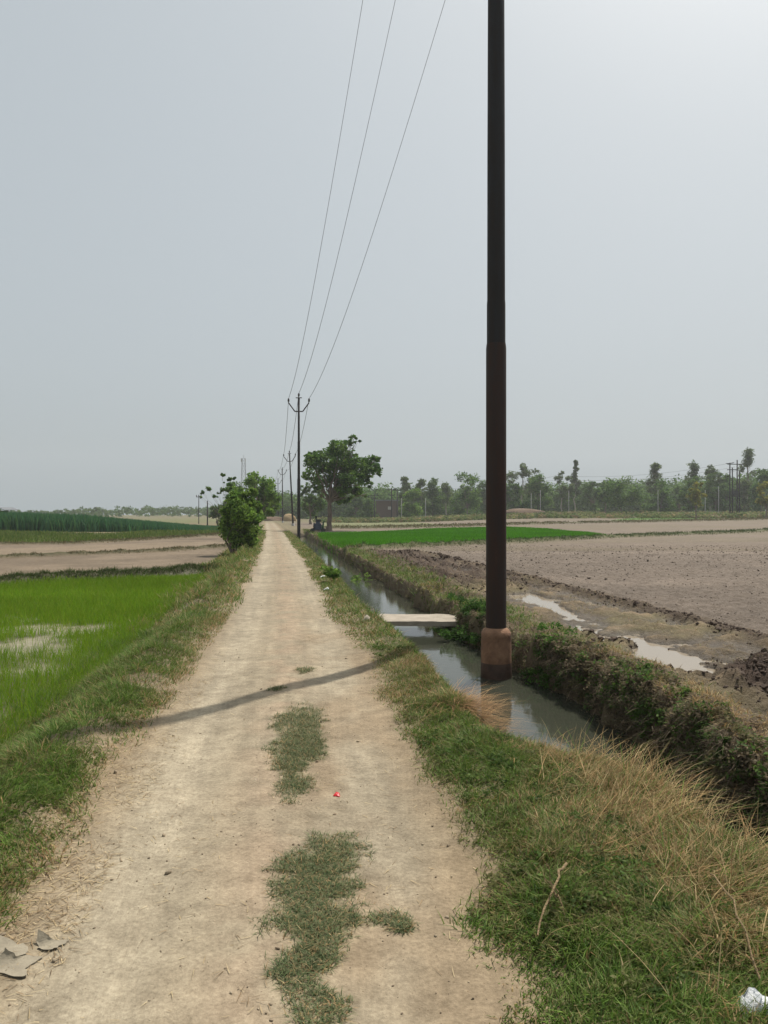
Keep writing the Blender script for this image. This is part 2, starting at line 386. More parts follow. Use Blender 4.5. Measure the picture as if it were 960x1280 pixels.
def pole_mat(name, base, rust, amt):
    m, nt, N, L, P = new_mat(name)
    tc = N.new('ShaderNodeTexCoord'); mp = N.new('ShaderNodeMapping'); L.new(tc.outputs['Object'], mp.inputs['Vector']); mp.inputs['Scale'].default_value = (1, 1, .12)
    n = noise(N, L, 9, 9, mp.outputs['Vector'], .7); n2 = noise(N, L, 30, 8, tc.outputs['Object'], .75)
    ad = N.new('ShaderNodeMath'); ad.operation = 'MULTIPLY_ADD'; L.new(n2.outputs['Fac'], ad.inputs[0]); ad.inputs[1].default_value = .5; L.new(n.outputs['Fac'], ad.inputs[2])
    r = ramp(N, L, ad.outputs[0], [(.55 - amt, base), (.78 - amt * .5, tuple(.5 * (a + b) for a, b in zip(base, rust))), (.95, rust)])
    L.new(r.outputs['Color'], P.inputs['Base Color'])
    r2 = ramp(N, L, ad.outputs[0], [(.5, (.42, .42, .42)), (.85, (.85, .85, .85))]); L.new(r2.outputs['Color'], P.inputs['Roughness'])
    P.inputs['Specular IOR Level'].default_value = .35
    bp = N.new('ShaderNodeBump'); L.new(ad.outputs[0], bp.inputs['Height']); bp.inputs['Strength'].default_value = .35; bp.inputs['Distance'].default_value = .004
    L.new(bp.outputs['Normal'], P.inputs['Normal'])
    return m
M = dict(
    soil=terrain_mat(), grass=leaf_mat('grass_blade', .3, .6), leaf=leaf_mat('leaf', .5, .65), dry=leaf_mat('dry_stalk', .2, .8),
    clod=simple_mat('clod_earth', (.05, .033, .024), (.105, .072, .05), 9, .95, .6, .02),
    bark=simple_mat('bark', (.10, .075, .055), (.25, .19, .15), 6, .9, .8, .03, (1, 1, .3)),
    palebark=simple_mat('pale_bark', (.22, .19, .16), (.42, .38, .33), 5, .85, .4, .02, (1, 1, .4)),
    pole=pole_mat('rusty_painted_steel', (.012, .007, .006), (.05, .025, .017), .06),
    poleup=pole_mat('dark_painted_steel', (.008, .008, .009), (.03, .022, .018), .0),
    muff=simple_mat('muddy_concrete', (.12, .06, .035), (.36, .20, .115), 5, .9, .7, .02),
    muffwet=simple_mat('wet_concrete', (.05, .03, .022), (.13, .078, .055), 6, .65, .7, .02),
    slab=simple_mat('pale_stone', (.26, .22, .17), (.42, .36, .285), 4, .9, .7, .015),
    porcelain=simple_mat('brown_porcelain', (.02, .012, .01), (.035, .02, .016), 5, .25, .05),
    wire=simple_mat('bare_wire', (.03, .03, .03), (.06, .06, .06), 5, .5, .0, metallic=.5),
    conc=simple_mat('grey_concrete', (.30, .29, .27), (.45, .44, .41), 4, .85, .3, .01),
    plastic=simple_mat('crumpled_plastic', (.6, .62, .63), (.85, .86, .86), 12, .35, .6, .02),
    redwrap=simple_mat('red_foil', (.45, .01, .015), (.7, .03, .03), 20, .35, .5, .004),
    rag=simple_mat('grey_rag', (.23, .195, .14), (.33, .285, .205), 18, .85, .5, .006),
    canal=water_mat('canal_water', (.042, .045, .032), .035, .10, 7),
    puddle=water_mat('muddy_puddle', (.27, .22, .16), .06, .05, 10),
    net=None, brick=simple_mat('brick_wall', (.2, .1, .07), (.32, .18, .13), 6, .9, .4),
    darkmetal=simple_mat('greasy_iron', (.012, .012, .013), (.04, .038, .036), 9, .5, .3),
    bluepaint=simple_mat('blue_paint', (.02, .03, .06), (.05, .07, .11), 9, .45, .2),
    green=simple_mat('green_paint', (.015, .06, .02), (.03, .10, .035), 9, .5, .2),
    galv=simple_mat('galvanised_steel', (.22, .23, .24), (.34, .35, .36), 9, .5, .1),
    earth=simple_mat('dry_earth', (.13, .085, .055), (.24, .165, .11), 3, .95, .8, .1),
    straw=simple_mat('straw', (.26, .18, .09), (.42, .30, .16), 14, .95, .8, .05),
    roofsheet=simple_mat('grey_roof_sheet', (.10, .11, .12), (.18, .19, .2), 5, .7, .2),
)

# ------------------------------------------------------------------ ground
def axis_u():
    a = np.arange(-3.2, 7.4, .05)
    r = [7.4]; s = .07
    while r[-1] < 700: s = max(.07, min(s * 1.013, s * 1.013)); r.append(r[-1] + s)
    l = [-3.2]; s = .07
    while l[-1] > -620: s *= 1.016; l.append(l[-1] - s)
    return np.concatenate([np.array(l[1:])[::-1], a, np.array(r)])
def axis_y():
    r = [-6.0]
    while r[-1] < 1.2: r.append(r[-1] + .25)
    while r[-1] < 600:
        y = r[-1]; r.append(y + max(.045, .0058 * y))
    return np.array(r)
au, ay = axis_u(), axis_y()
UU, YY = np.meshgrid(au, ay)
XX = cpath(YY) + UU
zz, CC, BB, WW, ZN = land(XX, YY)
RT = (np.exp(-((UU + .48) / .2) ** 4) + .8 * np.exp(-((UU - .58) / .18) ** 4)) * (YY < 70)
nv, nu = UU.shape
ids = np.arange(nv * nu).reshape(nv, nu)
quads = np.stack([ids[:-1, :-1], ids[:-1, 1:], ids[1:, 1:], ids[1:, :-1]], -1).reshape(-1, 4)
zq = ZN[:-1, :-1].reshape(-1)
Vall = np.stack([XX, YY, zz], -1).reshape(-1, 3); Call = CC.reshape(-1, 3); Ball = BB.ravel(); Wall_ = WW.ravel()
names = {0: 'ground', 1: 'path', 2: 'paddy_field', 3: 'dry_field', 4: 'mud_track', 5: 'ploughed_field', 6: 'field', 7: 'paddy_field'}
for zid, nm in names.items():
    q = quads[zq == zid]
    if not len(q): continue
    used = np.unique(q); remap = np.full(len(Vall), -1, np.int32); remap[used] = np.arange(len(used))
    o = mesh_np(nm, Vall[used], [remap[q]], M['soil'], Call[used], True, None, {'bumpy': Ball[used], 'wet': Wall_[used], 'lane': UU.ravel()[used], 'rut': RT.ravel()[used]})
    tag(o, kind='structure')

# canal water
WZ = -.55
yy = np.concatenate([np.arange(-5, 90, .4)])
uu = np.linspace(1.5, 3.6, 9)
V = np.array([[cpath(y) + u, y, WZ - .0035 * max(0, y - 15)] for y in yy for u in uu])
i = np.arange(len(yy) - 1)[:, None]; j = np.arange(len(uu) - 1)[None]; n = len(uu)
F = np.stack([i * n + j, i * n + j + 1, (i + 1) * n + j + 1, (i + 1) * n + j], -1).reshape(-1, 4)
tag(mesh_np('water', V, [F], M['canal'], smooth=True), kind='structure')
# puddles in the mud track: one flat sheet, the ground rises through it
yy = np.arange(6.5, 30, .5); uu = np.linspace(3.85, 6.4, 8)
V = np.array([[cpath(y) + u, y, -.195 - .0035 * max(0, y - 15)] for y in yy for u in uu])
i = np.arange(len(yy) - 1)[:, None]; j = np.arange(len(uu) - 1)[None]; n = len(uu)
F = np.stack([i * n + j, i * n + j + 1, (i + 1) * n + j + 1, (i + 1) * n + j], -1).reshape(-1, 4)
tag(mesh_np('puddle_water', V, [F], M['puddle'], smooth=True), kind='structure')

# ------------------------------------------------------------------ grass
def blades(name, P, L, W, az, tilt, bend, col, mat, parent=None, segs=2, face=None):
    n = len(P); 
    h = np.c_[np.cos(az), np.sin(az), np.zeros(n)]
    side = np.c_[-np.sin(az), np.cos(az), np.zeros(n)]
    if face is not None:
        side = np.c_[np.cos(face), np.sin(face), np.zeros(n)]
    d0 = h * np.sin(tilt)[:, None] + np.array([0, 0, 1.]) * np.cos(tilt)[:, None]
    sV = []
    st = np.linspace(0, 1, segs + 1)
    for s in st[:-1]:
        c = P + L[:, None] * (d0 * s + h * (bend * s * s * .6)[:, None] - np.array([0, 0, 1.]) * (bend * s * s * .45)[:, None])
        w = (W * (1 - .55 * s))[:, None]
        sV += [c - side * w / 2, c + side * w / 2]
    s = 1
    sV.append(P + L[:, None] * (d0 + h * (bend * .6)[:, None] - np.array([0, 0, 1.]) * (bend * .45)[:, None]))
    k = len(sV)
    V = np.stack(sV, 1).reshape(-1, 3)
    b = (np.arange(n) * k)[:, None]
    Q = [b + np.array([[2 * q, 2 * q + 1, 2 * q + 3, 2 * q + 2]]) for q in range(segs - 1)]
    T = b + np.array([[2 * segs - 2, 2 * segs - 1, 2 * segs]])
    Cc = np.repeat(col, k, 0)
    return mesh_np(name, V, ([np.concatenate(Q)] if Q else []) + [T], mat, Cc, False, parent)
GREEN = np.array([[.10, .18, .026], [.135, .21, .035], [.15, .195, .048], [.07, .125, .024]])
OLIVE = np.array([[.19, .19, .07], [.23, .20, .085], [.15, .155, .055]])
DRY = np.array([[.36, .26, .12], [.44, .33, .17], [.28, .19, .09], [.38, .24, .11]])
def pick(tab, n, jit=.18):
    c = tab[rng.integers(0, len(tab), n)]
    return np.clip(c * (1 + rng.normal(0, jit, (n, 1))), .005, 1)
def scatter(n, u0, u1, y0, y1, power=1.0):
    """points along the lane; more of them near the camera"""
    t = rng.random(n)
    Y = y0 * (y1 / y0) ** t if power else y0 + (y1 - y0) * t
    u = rng.uniform(u0, u1, n)
    return u, Y
def grass_band(name, n, u0, u1, y0, y1, mask, Ls, Ws, drymix, label_kind='stuff', tilt=(.1, 1.1), bend=(.2, 1.1), tab=GREEN, clump=True, log=True, short=True):
    u, Y = scatter(n, u0, u1, y0, y1, 1 if log else 0)
    X = cpath(Y) + u
    m = mask(u, X, Y) > rng.random(n)
    u, X, Y = u[m], X[m], Y[m]; n = len(X)
    Z = H(X, Y) - .004
    cn = fbm(X * 2.3, Y * 2.3, 61)
    cn2 = fbm(X * 7, Y * 7, 65)
    k = np.clip(1 + 1.4 * cn + 1.3 * cn2, .3, 2.1) * (.5 + .5 * ss(.9, 1.5, np.abs(u)) if short else 1)
    grow = np.clip(Y / 9, 1, 6)
    L = rng.uniform(Ls[0], Ls[1], n) * k * np.clip(grow, 1, 1.6)
    W = rng.uniform(Ws[0], Ws[1], n) * grow ** .8
    az0 = fbm(X * 1.7, Y * 1.7, 71) * 14
    az = az0 + rng.normal(0, 1.3, n)
    t = rng.uniform(tilt[0], tilt[1], n); b = rng.uniform(bend[0], bend[1], n)
    col = pick(tab, n)
    ol = rng.random(n) < np.clip(np.where(u > 0, .36, .16) + 1.2 * fbm(X * 1.3, Y * 1.3, 91), .05, .85)
    col[ol] = pick(OLIVE, ol.sum())
    dm = drymix(u, X, Y) if callable(drymix) else np.full(n, drymix)
    dr = rng.random(n) < dm
    col[dr] = pick(DRY, dr.sum())
    o = blades(name, np.c_[X, Y, Z], L, W, az, t, b, col, M['grass'], segs=2, face=az + math.pi / 2 + rng.normal(0, .8, n))
    return tag(o, kind=label_kind)

def m_right(u, X, Y):
    n = fbm(X * 2.1, Y * 2.1, 33)
    e = 1.02 + .35 * fbm(X * 1.1, Y * 1.1, 35) - .12 * ss(4, 2, Y) - .22 * ss(7, 11, Y)
    return ss(e - .08, e + .16, u + .25 * n) * (.92 + .5 * n) * ss(1.9, 1.65, u - .78 * ss(5.5, 4.5, Y) + .22 * ss(9, 14, Y))
def dry_right(u, X, Y):
    return np.clip(.17 + .42 * ss(1.5, 2.1, u) * ss(6.2, 4.6, Y) + 1.0 * fbm(X * 1.8, Y * 1.8, 37) + .5 * fbm(X * 5, Y * 5, 38), .03, .85)
tag(grass_band('grass', 215000, .75, 2.75, 2.1, 9, m_right, (.04, .11), (.0035, .007), dry_right), 'short green and straw coloured grass on the canal verge beside the path', 'grass')
tag(grass_band('grass', 70000, .6, 2.1, 9, 70, m_right, (.045, .11), (.006, .011), lambda u, X, Y: np.clip(.12 + .6 * fbm(X * .8, Y * .5, 39), .03, .6)), 'green grass running along the canal verge into the distance', 'grass')
def m_left(u, X, Y):
    n = fbm(X * 2.0, Y * 2.0, 43)
    e = -.88 - .3 * fbm(X * .9, Y * .9, 45) + .12 * ss(7, 11, Y)
    bare = ss(.08, .2, fbm(X * 1.1, Y * 1.1, 47)) * .75
    return ss(e + .08, e - .16, u + .25 * n) * (1.0 + .4 * n) * (1 - bare * ss(-2.15, -1.8, u))
dry_left = lambda u, X, Y: np.clip(.06 + .3 * ss(-1.15, -.95, u) + .5 * fbm(X * 1.2, Y * 1.2, 49), .02, .5)
tag(grass_band('grass', 130000, -2.5, -.8, 2.6, 12, m_left, (.05, .15), (.004, .008), dry_left), 'tufty green grass on the verge between path and paddy', 'grass')
tag(grass_band('grass', 45000, -2.5, -.65, 12, 75, m_left, (.07, .18), (.006, .011), lambda u, X, Y: np.clip(.2 + .6 * fbm(X * .8, Y * .5, 53), .05, .7)), 'distant verge grass on the paddy side of the path', 'grass')
# worn patches in the middle of the path
def m_patch(u, X, Y):
    v = np.zeros_like(X); n = fbm(X * 6, Y * 6, 81); n2 = fbm(X * 20, Y * 20, 83)
    for x, y, a, b in pw:
        d = (0 if y < 6.5 else .3) + np.hypot((X - x) / a, (Y - y) / b)
        v = np.maximum(v, ss(1.3, .45, d + .9 * n + .5 * fbm(X * 2.6, Y * 2.6, 82) + 1.2 * n2))
    return v * np.clip(.72 + 1.3 * fbm(X * 14, Y * 14, 221), .1, 1)
PT = np.array([[.11, .15, .06], [.14, .175, .075], [.09, .12, .05], [.19, .185, .095]])
def patch_grass(n, label):
    a = np.array([p[2] * p[3] for p in pw]) ** .62; idx = rng.choice(len(pw), n, p=a / a.sum()); p = np.array(pw)[idx]
    X = p[:, 0] + rng.uniform(-1.5, 1.5, n) * p[:, 2]; Y = p[:, 1] + rng.uniform(-1.5, 1.5, n) * p[:, 3]
    k = m_patch(X - cpath(Y), X, Y) > rng.random(n); X, Y = X[k], Y[k]; m = len(X)
    az = rng.uniform(0, 6.28, m); g = np.clip(Y / 6, 1, 5)
    col = pick(PT, m); dr = rng.random(m) < .16; col[dr] = pick(DRY, dr.sum())
    o = blades('grass', np.c_[X, Y, H(X, Y) - .003], rng.uniform(.012, .045, m) * g ** .5, rng.uniform(.0025, .0045, m) * g ** .8, az, rng.uniform(.3, 1.4, m), rng.uniform(.3, 1.2, m), col, M['grass'], face=az + 1.57)
    tag(o, label, 'grass', kind='stuff')
tag(grass_band('grass', 16000, -.2, .4, 8, 45, lambda u, X, Y: .8 * ss(.02, .2, fbm(u * 5, Y * .9, 211) + .4 * fbm(X * 9, Y * 9, 213)), (.012, .035), (.003, .005), .5, tilt=(.5, 1.4), tab=OLIVE), 'thin broken line of dusty grass along the middle of the far path', 'grass')
patch_grass(120000, 'trampled dusty grass patches in the middle of the dirt path')
# sparse wisps on the path shoulders
tag(grass_band('grass', 9000, -1.5, 1.1, 2.2, 16, lambda u, X, Y: .8 * ss(.35, .9, np.abs(u)) * ss(.0, .18, fbm(X * 3, Y * 3, 85)), (.012, .04), (.002, .004), .7, tilt=(.6, 1.5)), 'thin dry wisps of grass on the path shoulders', 'grass')
# far bank of the canal
def m_bank(u, X, Y):
    return np.clip(.75 + .9 * fbm(X * 1.2, Y * 1.2, 87), .1, 1) * ss(2.98, 3.1, u - bshift(Y)) * ss(4.3, 3.75, u + .5 * fbm(X * .7, Y * .7, 1)) * np.where(Y > 30, 1.0, .85)
dry_bank = lambda u, X, Y: np.clip(.06 + .75 * ss(12, 7.5, Y) * ss(3.1, 3.5, u) + .9 * fbm(X * .9, Y * .7, 89), .05, .9)
tag(grass_band('grass', 105000, 2.98, 4.5, 2.0, 18, m_bank, (.035, .10), (.005, .010), dry_bank, tilt=(.1, 1.3)), 'mixed green and withered grass on the far canal bank', 'grass')
tag(grass_band('grass', 40000, 3.0, 4.6, 18, 80, m_bank, (.05, .12), (.006, .012), lambda u, X, Y: np.clip(.04 + .5 * fbm(X * .6, Y * .4, 93), .01, .5)), 'grass on the far stretch of the canal bank', 'grass')
tag(grass_band('grass', 26000, 4.0, 6.5, 5.5, 33, lambda u, X, Y: .8 * ss(-.02, .2, fbm(X * 1.0, Y * .7, 171)) * ss(4.0, 4.3, u), (.02, .06), (.003, .006), .45, tilt=(.2, 1.3), tab=OLIVE), 'sparse olive stubble over the muddy strip', 'stubble')
# clumps hanging over the bank edge
def leafy(name, centres, per, rad, size, tab, mat, parent=None, squash=.7, jitc=.2, zmin=None):
    """many small leaf faces scattered in clumps; centres (n,4): x y z r"""
    n = len(centres) * per
    c = np.repeat(centres, per, 0)
    d = rng.normal(0, 1, (n, 3)); d /= np.linalg.norm(d, axis=1)[:, None]
    r = c[:, 3:4] * rad * rng.random((n, 1)) ** .45
    P = c[:, :3] + d * r * np.array([1, 1, squash])
    a = rng.normal(0, 1, (n, 3)); a[:, 2] *= .6; a /= np.linalg.norm(a, axis=1)[:, None]
    b = np.cross(a, rng.normal(0, 1, (n, 3))); b /= np.linalg.norm(b, axis=1)[:, None] + 1e-9
    s = size * rng.uniform(.6, 1.4, (n, 1))
    V = np.stack([P - a * s, P + b * s * .45, P + a * s, P - b * s * .45], 1).reshape(-1, 3)
    F = np.arange(n * 4).reshape(-1, 4)
    cc = np.repeat(tab[rng.integers(0, len(tab), len(centres))] * (1 + rng.normal(0, jitc * .7, (len(centres), 1))), per, 0) * (1 + rng.normal(0, jitc, (n, 1)))
    cc = np.clip(cc, .006, .8)
    return mesh_np(name, V, [F], mat, np.repeat(cc, 4, 0), False, parent)
nb = 4300
Yb = 2.2 * (60 / 2.2) ** rng.random(nb); ub = 3.06 + rng.random(nb) ** 1.5 * .45 + wob(Yb, 51) + bshift(Yb)
Xb = cpath(Yb) + ub; kk = fbm(Xb * 1.1, Yb * 1.1, 95) > -.02 - .3 * ss(12, 8, Yb); kk &= rng.random(len(Yb)) < 1 - .85 * ss(11, 16, Yb)
Xb, Yb = Xb[kk], Yb[kk]
zb = H(Xb, Yb)
zt = H(cpath(Yb) + 3.38 + wob(Yb, 51) + bshift(Yb), Yb); dr_ = rng.random(len(Xb)) < .5
zb = np.where(dr_, zt - rng.random(len(Xb)) ** 1.5 * .42, zb); Xb = np.where(dr_, cpath(Yb) + wob(Yb, 51) + bshift(Yb) + 3.2 - .2 * (zt - zb), Xb)
ex = []
for cx_, cy_, sx_, n_ in ((1.38, 12.9, .14, 26), (1.6, 13.2, .13, 34), (1.55, 12.2, .12, 16), (2.05, 9.6, .12, 14), (1.3, 14.6, .15, 14)):
    for q in range(n_):
        x_, y_ = cx_ + rng.normal(0, sx_), cy_ + rng.normal(0, sx_ * 1.5)
        ex.append((x_, y_, max(float(H(np.array([x_]), np.array([y_]))[0]), WZ) + rng.uniform(.02, .2), rng.uniform(.06, .13)))
tag(leafy('bank_shrubs', np.array(ex), 60, 1, .022, np.array([[.06, .13, .025], [.09, .18, .035], [.045, .09, .02]]), M['leaf']), 'dark bushy weeds at the far end of the stone slab', 'weeds', kind='stuff')
hang = np.c_[Xb, Yb, zb + .02, rng.uniform(.04, .12, len(Xb))]
tag(leafy('bank_weeds', hang, 60, 1, .018, np.array([[.08, .14, .035], [.11, .18, .04], [.18, .16, .08], [.21, .17, .105], [.24, .19, .125], [.14, .11, .07], [.16, .13, .085]]), M['leaf']), 'low weeds and withered plants overhanging the far canal bank', 'weeds', kind='stuff')

# tall dry stalks by the canal, and the flattened straw beside the pole
def stalks(name, n, fx, Lr, Wr, az, azs, tl, mat, tab=DRY, green=.0):
    X, Y = fx(n); Z = H(X, Y)
    n = len(X)
    col = pick(tab, n)
    g = rng.random(n) < green; col[g] = pick(np.concatenate([GREEN, OLIVE]), g.sum())
    a = az + rng.normal(0, azs, n)
    return blades(name, np.c_[X, Y, Z], rng.uniform(*Lr, n), rng.uniform(*Wr, n), a, rng.uniform(tl[0], tl[1], n), rng.uniform(.1, .9, n), col, mat, segs=4, face=a + math.pi / 2)
def edge_pts(n):
    Y = rng.uniform(2.3, 4.95, n); u = rng.normal(2.15, .24, n) - .1 * ss(3.5, 2.3, Y); X = cpath(Y) + u
    k = fbm(X * 2.2, Y * 2.2, 97) > -.16; return X[k], Y[k]
tag(stalks('dry_grass', 3000, edge_pts, (.10, .32), (.0022, .0045), .25, 1.0, (.2, 1.1), M['dry'], green=.25), 'tall straw coloured grass leaning over the near canal edge', 'dry grass', kind='stuff')
def heap_pts(n):
    x0, y0 = unproj(585, 893); X = rng.normal(x0, .17, n); Y = rng.normal(y0, .09, n) - (X - x0) * .25; return X, Y
nr = 6800
Yr = 2.2 * (16 / 2.2) ** rng.random(nr); top_ = H(cpath(Yr) + 3.42 + bshift(Yr), Yr)
ur_ = 3.19 + bshift(Yr) + wob(Yr, 51) + rng.normal(0, .07, nr); Xr = cpath(Yr) + ur_
kr = fbm(Xr * 1.7, Yr * 1.7, 181) > -.12; Xr, Yr, top_ = Xr[kr], Yr[kr], top_[kr]; nr = len(Xr)
Zr = np.maximum(H(Xr, Yr), top_ - .12 - rng.random(nr) * .3) + .01
ar = rng.normal(math.pi, .9, nr)
tag(blades('hanging_roots', np.c_[Xr - .03, Yr, Zr], rng.uniform(.04, .13, nr), rng.uniform(.0025, .006, nr), ar, rng.uniform(1.2, 2.3, nr), rng.uniform(.2, 1.2, nr), pick(np.array([[.15, .11, .075], [.21, .16, .105], [.10, .075, .05], [.09, .12, .04]]), nr), M['dry'], segs=3, face=ar + 1.57), 'withered roots and stems hanging down the far bank face', 'roots', kind='stuff')
o = stalks('straw_heap', 1300, heap_pts, (.12, .42), (.0025, .005), -.1, .9, (1.0, 1.52), M['dry'], tab=np.array([[.36, .22, .10], [.42, .27, .13], [.28, .16, .08]]))
tag(o, 'heap of dry brown stalks lying on the canal verge beside the iron pole', 'straw heap')

nw = 420
Yw = 2.2 * (9 / 2.2) ** rng.random(nw); uw = rng.uniform(1.05, 1.95, nw); Xw = cpath(Yw) + uw
kw = fbm(Xw * 1.6, Yw * 1.6, 161) > .0; Xw, Yw = Xw[kw], Yw[kw]
tag(leafy('verge_weeds', np.c_[Xw, Yw, H(Xw, Yw) + .035, rng.uniform(.03, .075, len(Xw))], 34, 1, .011, np.array([[.09, .15, .035], [.13, .18, .05], [.07, .11, .03], [.17, .17, .07]]), M['leaf'], squash=.5), 'small creeping broad leaved weeds among the verge grass', 'weeds', kind='stuff')
# rice
def rice(name, poly, n, Lr, Wr, mask, tab, zoff=0.0, seg=2):
    poly = np.array(poly); lo = poly.min(0); hi = poly.max(0)
    X = rng.uniform(lo[0], hi[0], n); Y = rng.uniform(lo[1], hi[1], n)
    k = inpoly(X, Y, [tuple(p) for p in poly]); X, Y = X[k], Y[k]
    k = mask(X, Y) > rng.random(len(X)); X, Y = X[k], Y[k]; n = len(X)
    Z = H(X, Y) - .01 + zoff
    az = rng.uniform(0, 2 * math.pi, n)
    tn = (1 + .6 * fbm(X * .35, Y * .35, 101))[:, None]
    col = pick(tab, n, .14) * tn
    return blades(name, np.c_[X, Y, Z], rng.uniform(*Lr, n), rng.uniform(*Wr, n) * np.clip(Y / 12, .8, 8), az, rng.uniform(.03, .4, n), rng.uniform(.05, .5, n), col, M['grass'], segs=seg, face=rng.normal(0, .7, n))
RICE = np.array([[.155, .29, .014], [.19, .31, .018], [.125, .24, .012], [.23, .30, .03]])
p_left = [(cpath(y) - 2.1 , y) for y in np.arange(3.5, 23.5, .8)] + [(p[0], p[1] - .5) for p in reversed(bund1[:-1])] + [(-9, 3.5)]
def m_rice(X, Y):
    bare = bare_(X, Y)
    w = X / Y
    vis = np.where(w < -.62, .12, 1.0)
    return (1 - .93 * bare) * vis * np.clip(.6 + Y * 0.02, 0, 1)
tag(rice('rice_seedlings', p_left, 420000, (.13, .24), (.004, .008), m_rice, RICE), 'bright green rice seedlings thinning to bare mud in the paddy', 'rice', kind='stuff')
tag(rice('rice_seedlings', green_r, 130000, (.18, .30), (.006, .010), lambda X, Y: np.full(len(X), 1.), np.array([[.075, .24, .008], [.09, .26, .01], [.065, .20, .008]])), 'vivid green strip of young rice across the canal', 'rice', kind='stuff')
tag(rice('rice_seedlings', green_r2, 30000, (.25, .4), (.008, .014), lambda X, Y: np.full(len(X), 1.), np.array([[.07, .15, .02], [.09, .16, .025]])), 'thin green crop strip far across the ploughed fields', 'rice', kind='stuff')
tag(rice('rice_seedlings', green_strip_l, 45000, (.2, .45), (.008, .014), lambda X, Y: np.full(len(X), .8), np.array([[.11, .16, .035], [.15, .17, .05], [.08, .13, .025]])), 'rough green grass strip beyond the bare left fields', 'crop', kind='stuff')
# bund weeds
def along(pl, n, w):
    pl = np.array(pl); d = np.r_[0, np.cumsum(np.hypot(*np.diff(pl, axis=0).T))]; t = rng.uniform(0, d[-1], n)
    return np.interp(t, d, pl[:, 0]) + rng.normal(0, w, n), np.interp(t, d, pl[:, 1]) + rng.normal(0, w, n)
def bund(pl, n, w, Lr, Wr, tab, label):
    X, Y = along(pl, n, w); k = fbm(X * .6, Y * .6, 103) > -.2; X, Y = X[k], Y[k]
    Z = H(X, Y); m = len(X); az = rng.uniform(0, 6.28, m)
    o = blades('bund_grass', np.c_[X, Y, Z - .02], rng.uniform(*Lr, m), rng.uniform(*Wr, m) * np.clip(Y / 15, 1, 7), az, rng.uniform(.1, 1.1, m), rng.uniform(.1, 1, m), pick(tab, m), M['grass'], face=rng.normal(0, .8, m))
    tag(o, label, 'grass', kind='stuff')
GB = np.array([[.04, .085, .015], [.06, .10, .02], [.09, .095, .04], [.05, .07, .02]])
OB = np.array([[.13, .11, .05], [.10, .09, .04], [.2, .15, .08], [.07, .08, .03]])
bund(bund1, 16000, .22, (.08, .22), (.006, .012), GB, 'dark green weeds on the bund closing the near paddy')
bund(bund2, 7000, .22, (.06, .16), (.006, .012), OB, 'olive weeds on the low bund between two bare fields')
bund(bund3, 7000, .3, (.1, .25), (.006, .012), OB, 'weeds on the third bund below the green strip')
bund(bund_r1, 16000, .4, (.1, .3), (.006, .012), GB, 'dark green weeds on the bund edging the bright rice strip')
bund(bund_r2, 9000, .7, (.2, .45), (.008, .014), OB, 'weedy bund between the far brown fields')

# litter of straw on the dirt shoulders
def litter(n, u0, u1, y0, y1, seed):
    u, Y = scatter(n, u0, u1, y0, y1); X = cpath(Y) + u
    k = fbm(X * 2, Y * 2, seed) > rng.uniform(-.15, .15, n); X, Y = X[k], Y[k]; n = len(X)
    return X, Y
X1, Y1 = litter(15000, -1.75, -.6, 2.2, 9, 111); X2, Y2 = litter(1600, -.7, 1.15, 2.3, 9, 113)
X = np.r_[X1, X2]; Y = np.r_[Y1, Y2]; n = len(X)
az = rng.uniform(0, 6.28, n)
o = blades('straw_litter', np.c_[X, Y, H(X, Y) + .004], rng.uniform(.015, .075, n), rng.uniform(.0016, .004, n), az, rng.uniform(1.45, 1.58, n), rng.uniform(-.1, .1, n), pick(np.array([[.42, .32, .18], [.5, .4, .24], [.3, .21, .12], [.2, .14, .08]]), n), M['dry'], segs=2)
tag(o, 'scattered bits of straw on the dirt shoulder of the path', 'straw', kind='stuff')

# clods
def ico():
    t = (1 + 5 ** .5) / 2
    v = np.array([[-1, t, 0], [1, t, 0], [-1, -t, 0], [1, -t, 0], [0, -1, t], [0, 1, t], [0, -1, -t], [0, 1, -t], [t, 0, -1], [t, 0, 1], [-t, 0, -1], [-t, 0, 1]], float)
    f = np.array([[0, 11, 5], [0, 5, 1], [0, 1, 7], [0, 7, 10], [0, 10, 11], [1, 5, 9], [5, 11, 4], [11, 10, 2], [10, 7, 6], [7, 1, 8], [3, 9, 4], [3, 4, 2], [3, 2, 6], [3, 6, 8], [3, 8, 9], [4, 9, 5], [2, 4, 11], [6, 2, 10], [8, 6, 7], [9, 8, 1]])
    return v / np.linalg.norm(v[0]), f
IV, IF = ico()
def clods(name, X, Y, r, mat, col=None, smooth=False, sink=.3):
    n = len(X); Z = H(X, Y)
    s = r[:, None] * rng.uniform(.55, 1.3, (n, 3)) * np.array([1, 1, .7])
    V = IV[None] * (1 + rng.normal(0, .24, (n, 12, 1)))
    a = rng.uniform(0, 6.28, n); ca, sa = np.cos(a)[:, None], np.sin(a)[:, None]
    V = V * s[:, None]
    V = np.stack([V[..., 0] * ca - V[..., 1] * sa, V[..., 0] * sa + V[..., 1] * ca, V[..., 2]], -1) + np.c_[X, Y, Z + r * sink][:, None]
    F = (IF[None] + (np.arange(n) * 12)[:, None, None]).reshape(-1, 3)
    return mesh_np(name, V.reshape(-1, 3), [F], mat, None if col is None else np.repeat(col, 12, 0), smooth)
def soft(n, cx, cy, a, b):
    u = rng.normal(cx, a, n); Y = rng.normal(cy, b, n); return cpath(Y) + u, Y
X1, Y1 = soft(1800, 5.15, 7.6, .5, .6); X2, Y2 = soft(500, 4.5, 10.4, .22, .2)
Y3 = rng.uniform(16, 35, 5200); u3 = rng.uniform(4.1, 6.3, 5200); X3 = cpath(Y3) + u3
k = fbm(X3 * .7, Y3 * .7, 1) > -.05; X3, Y3 = X3[k], Y3[k]
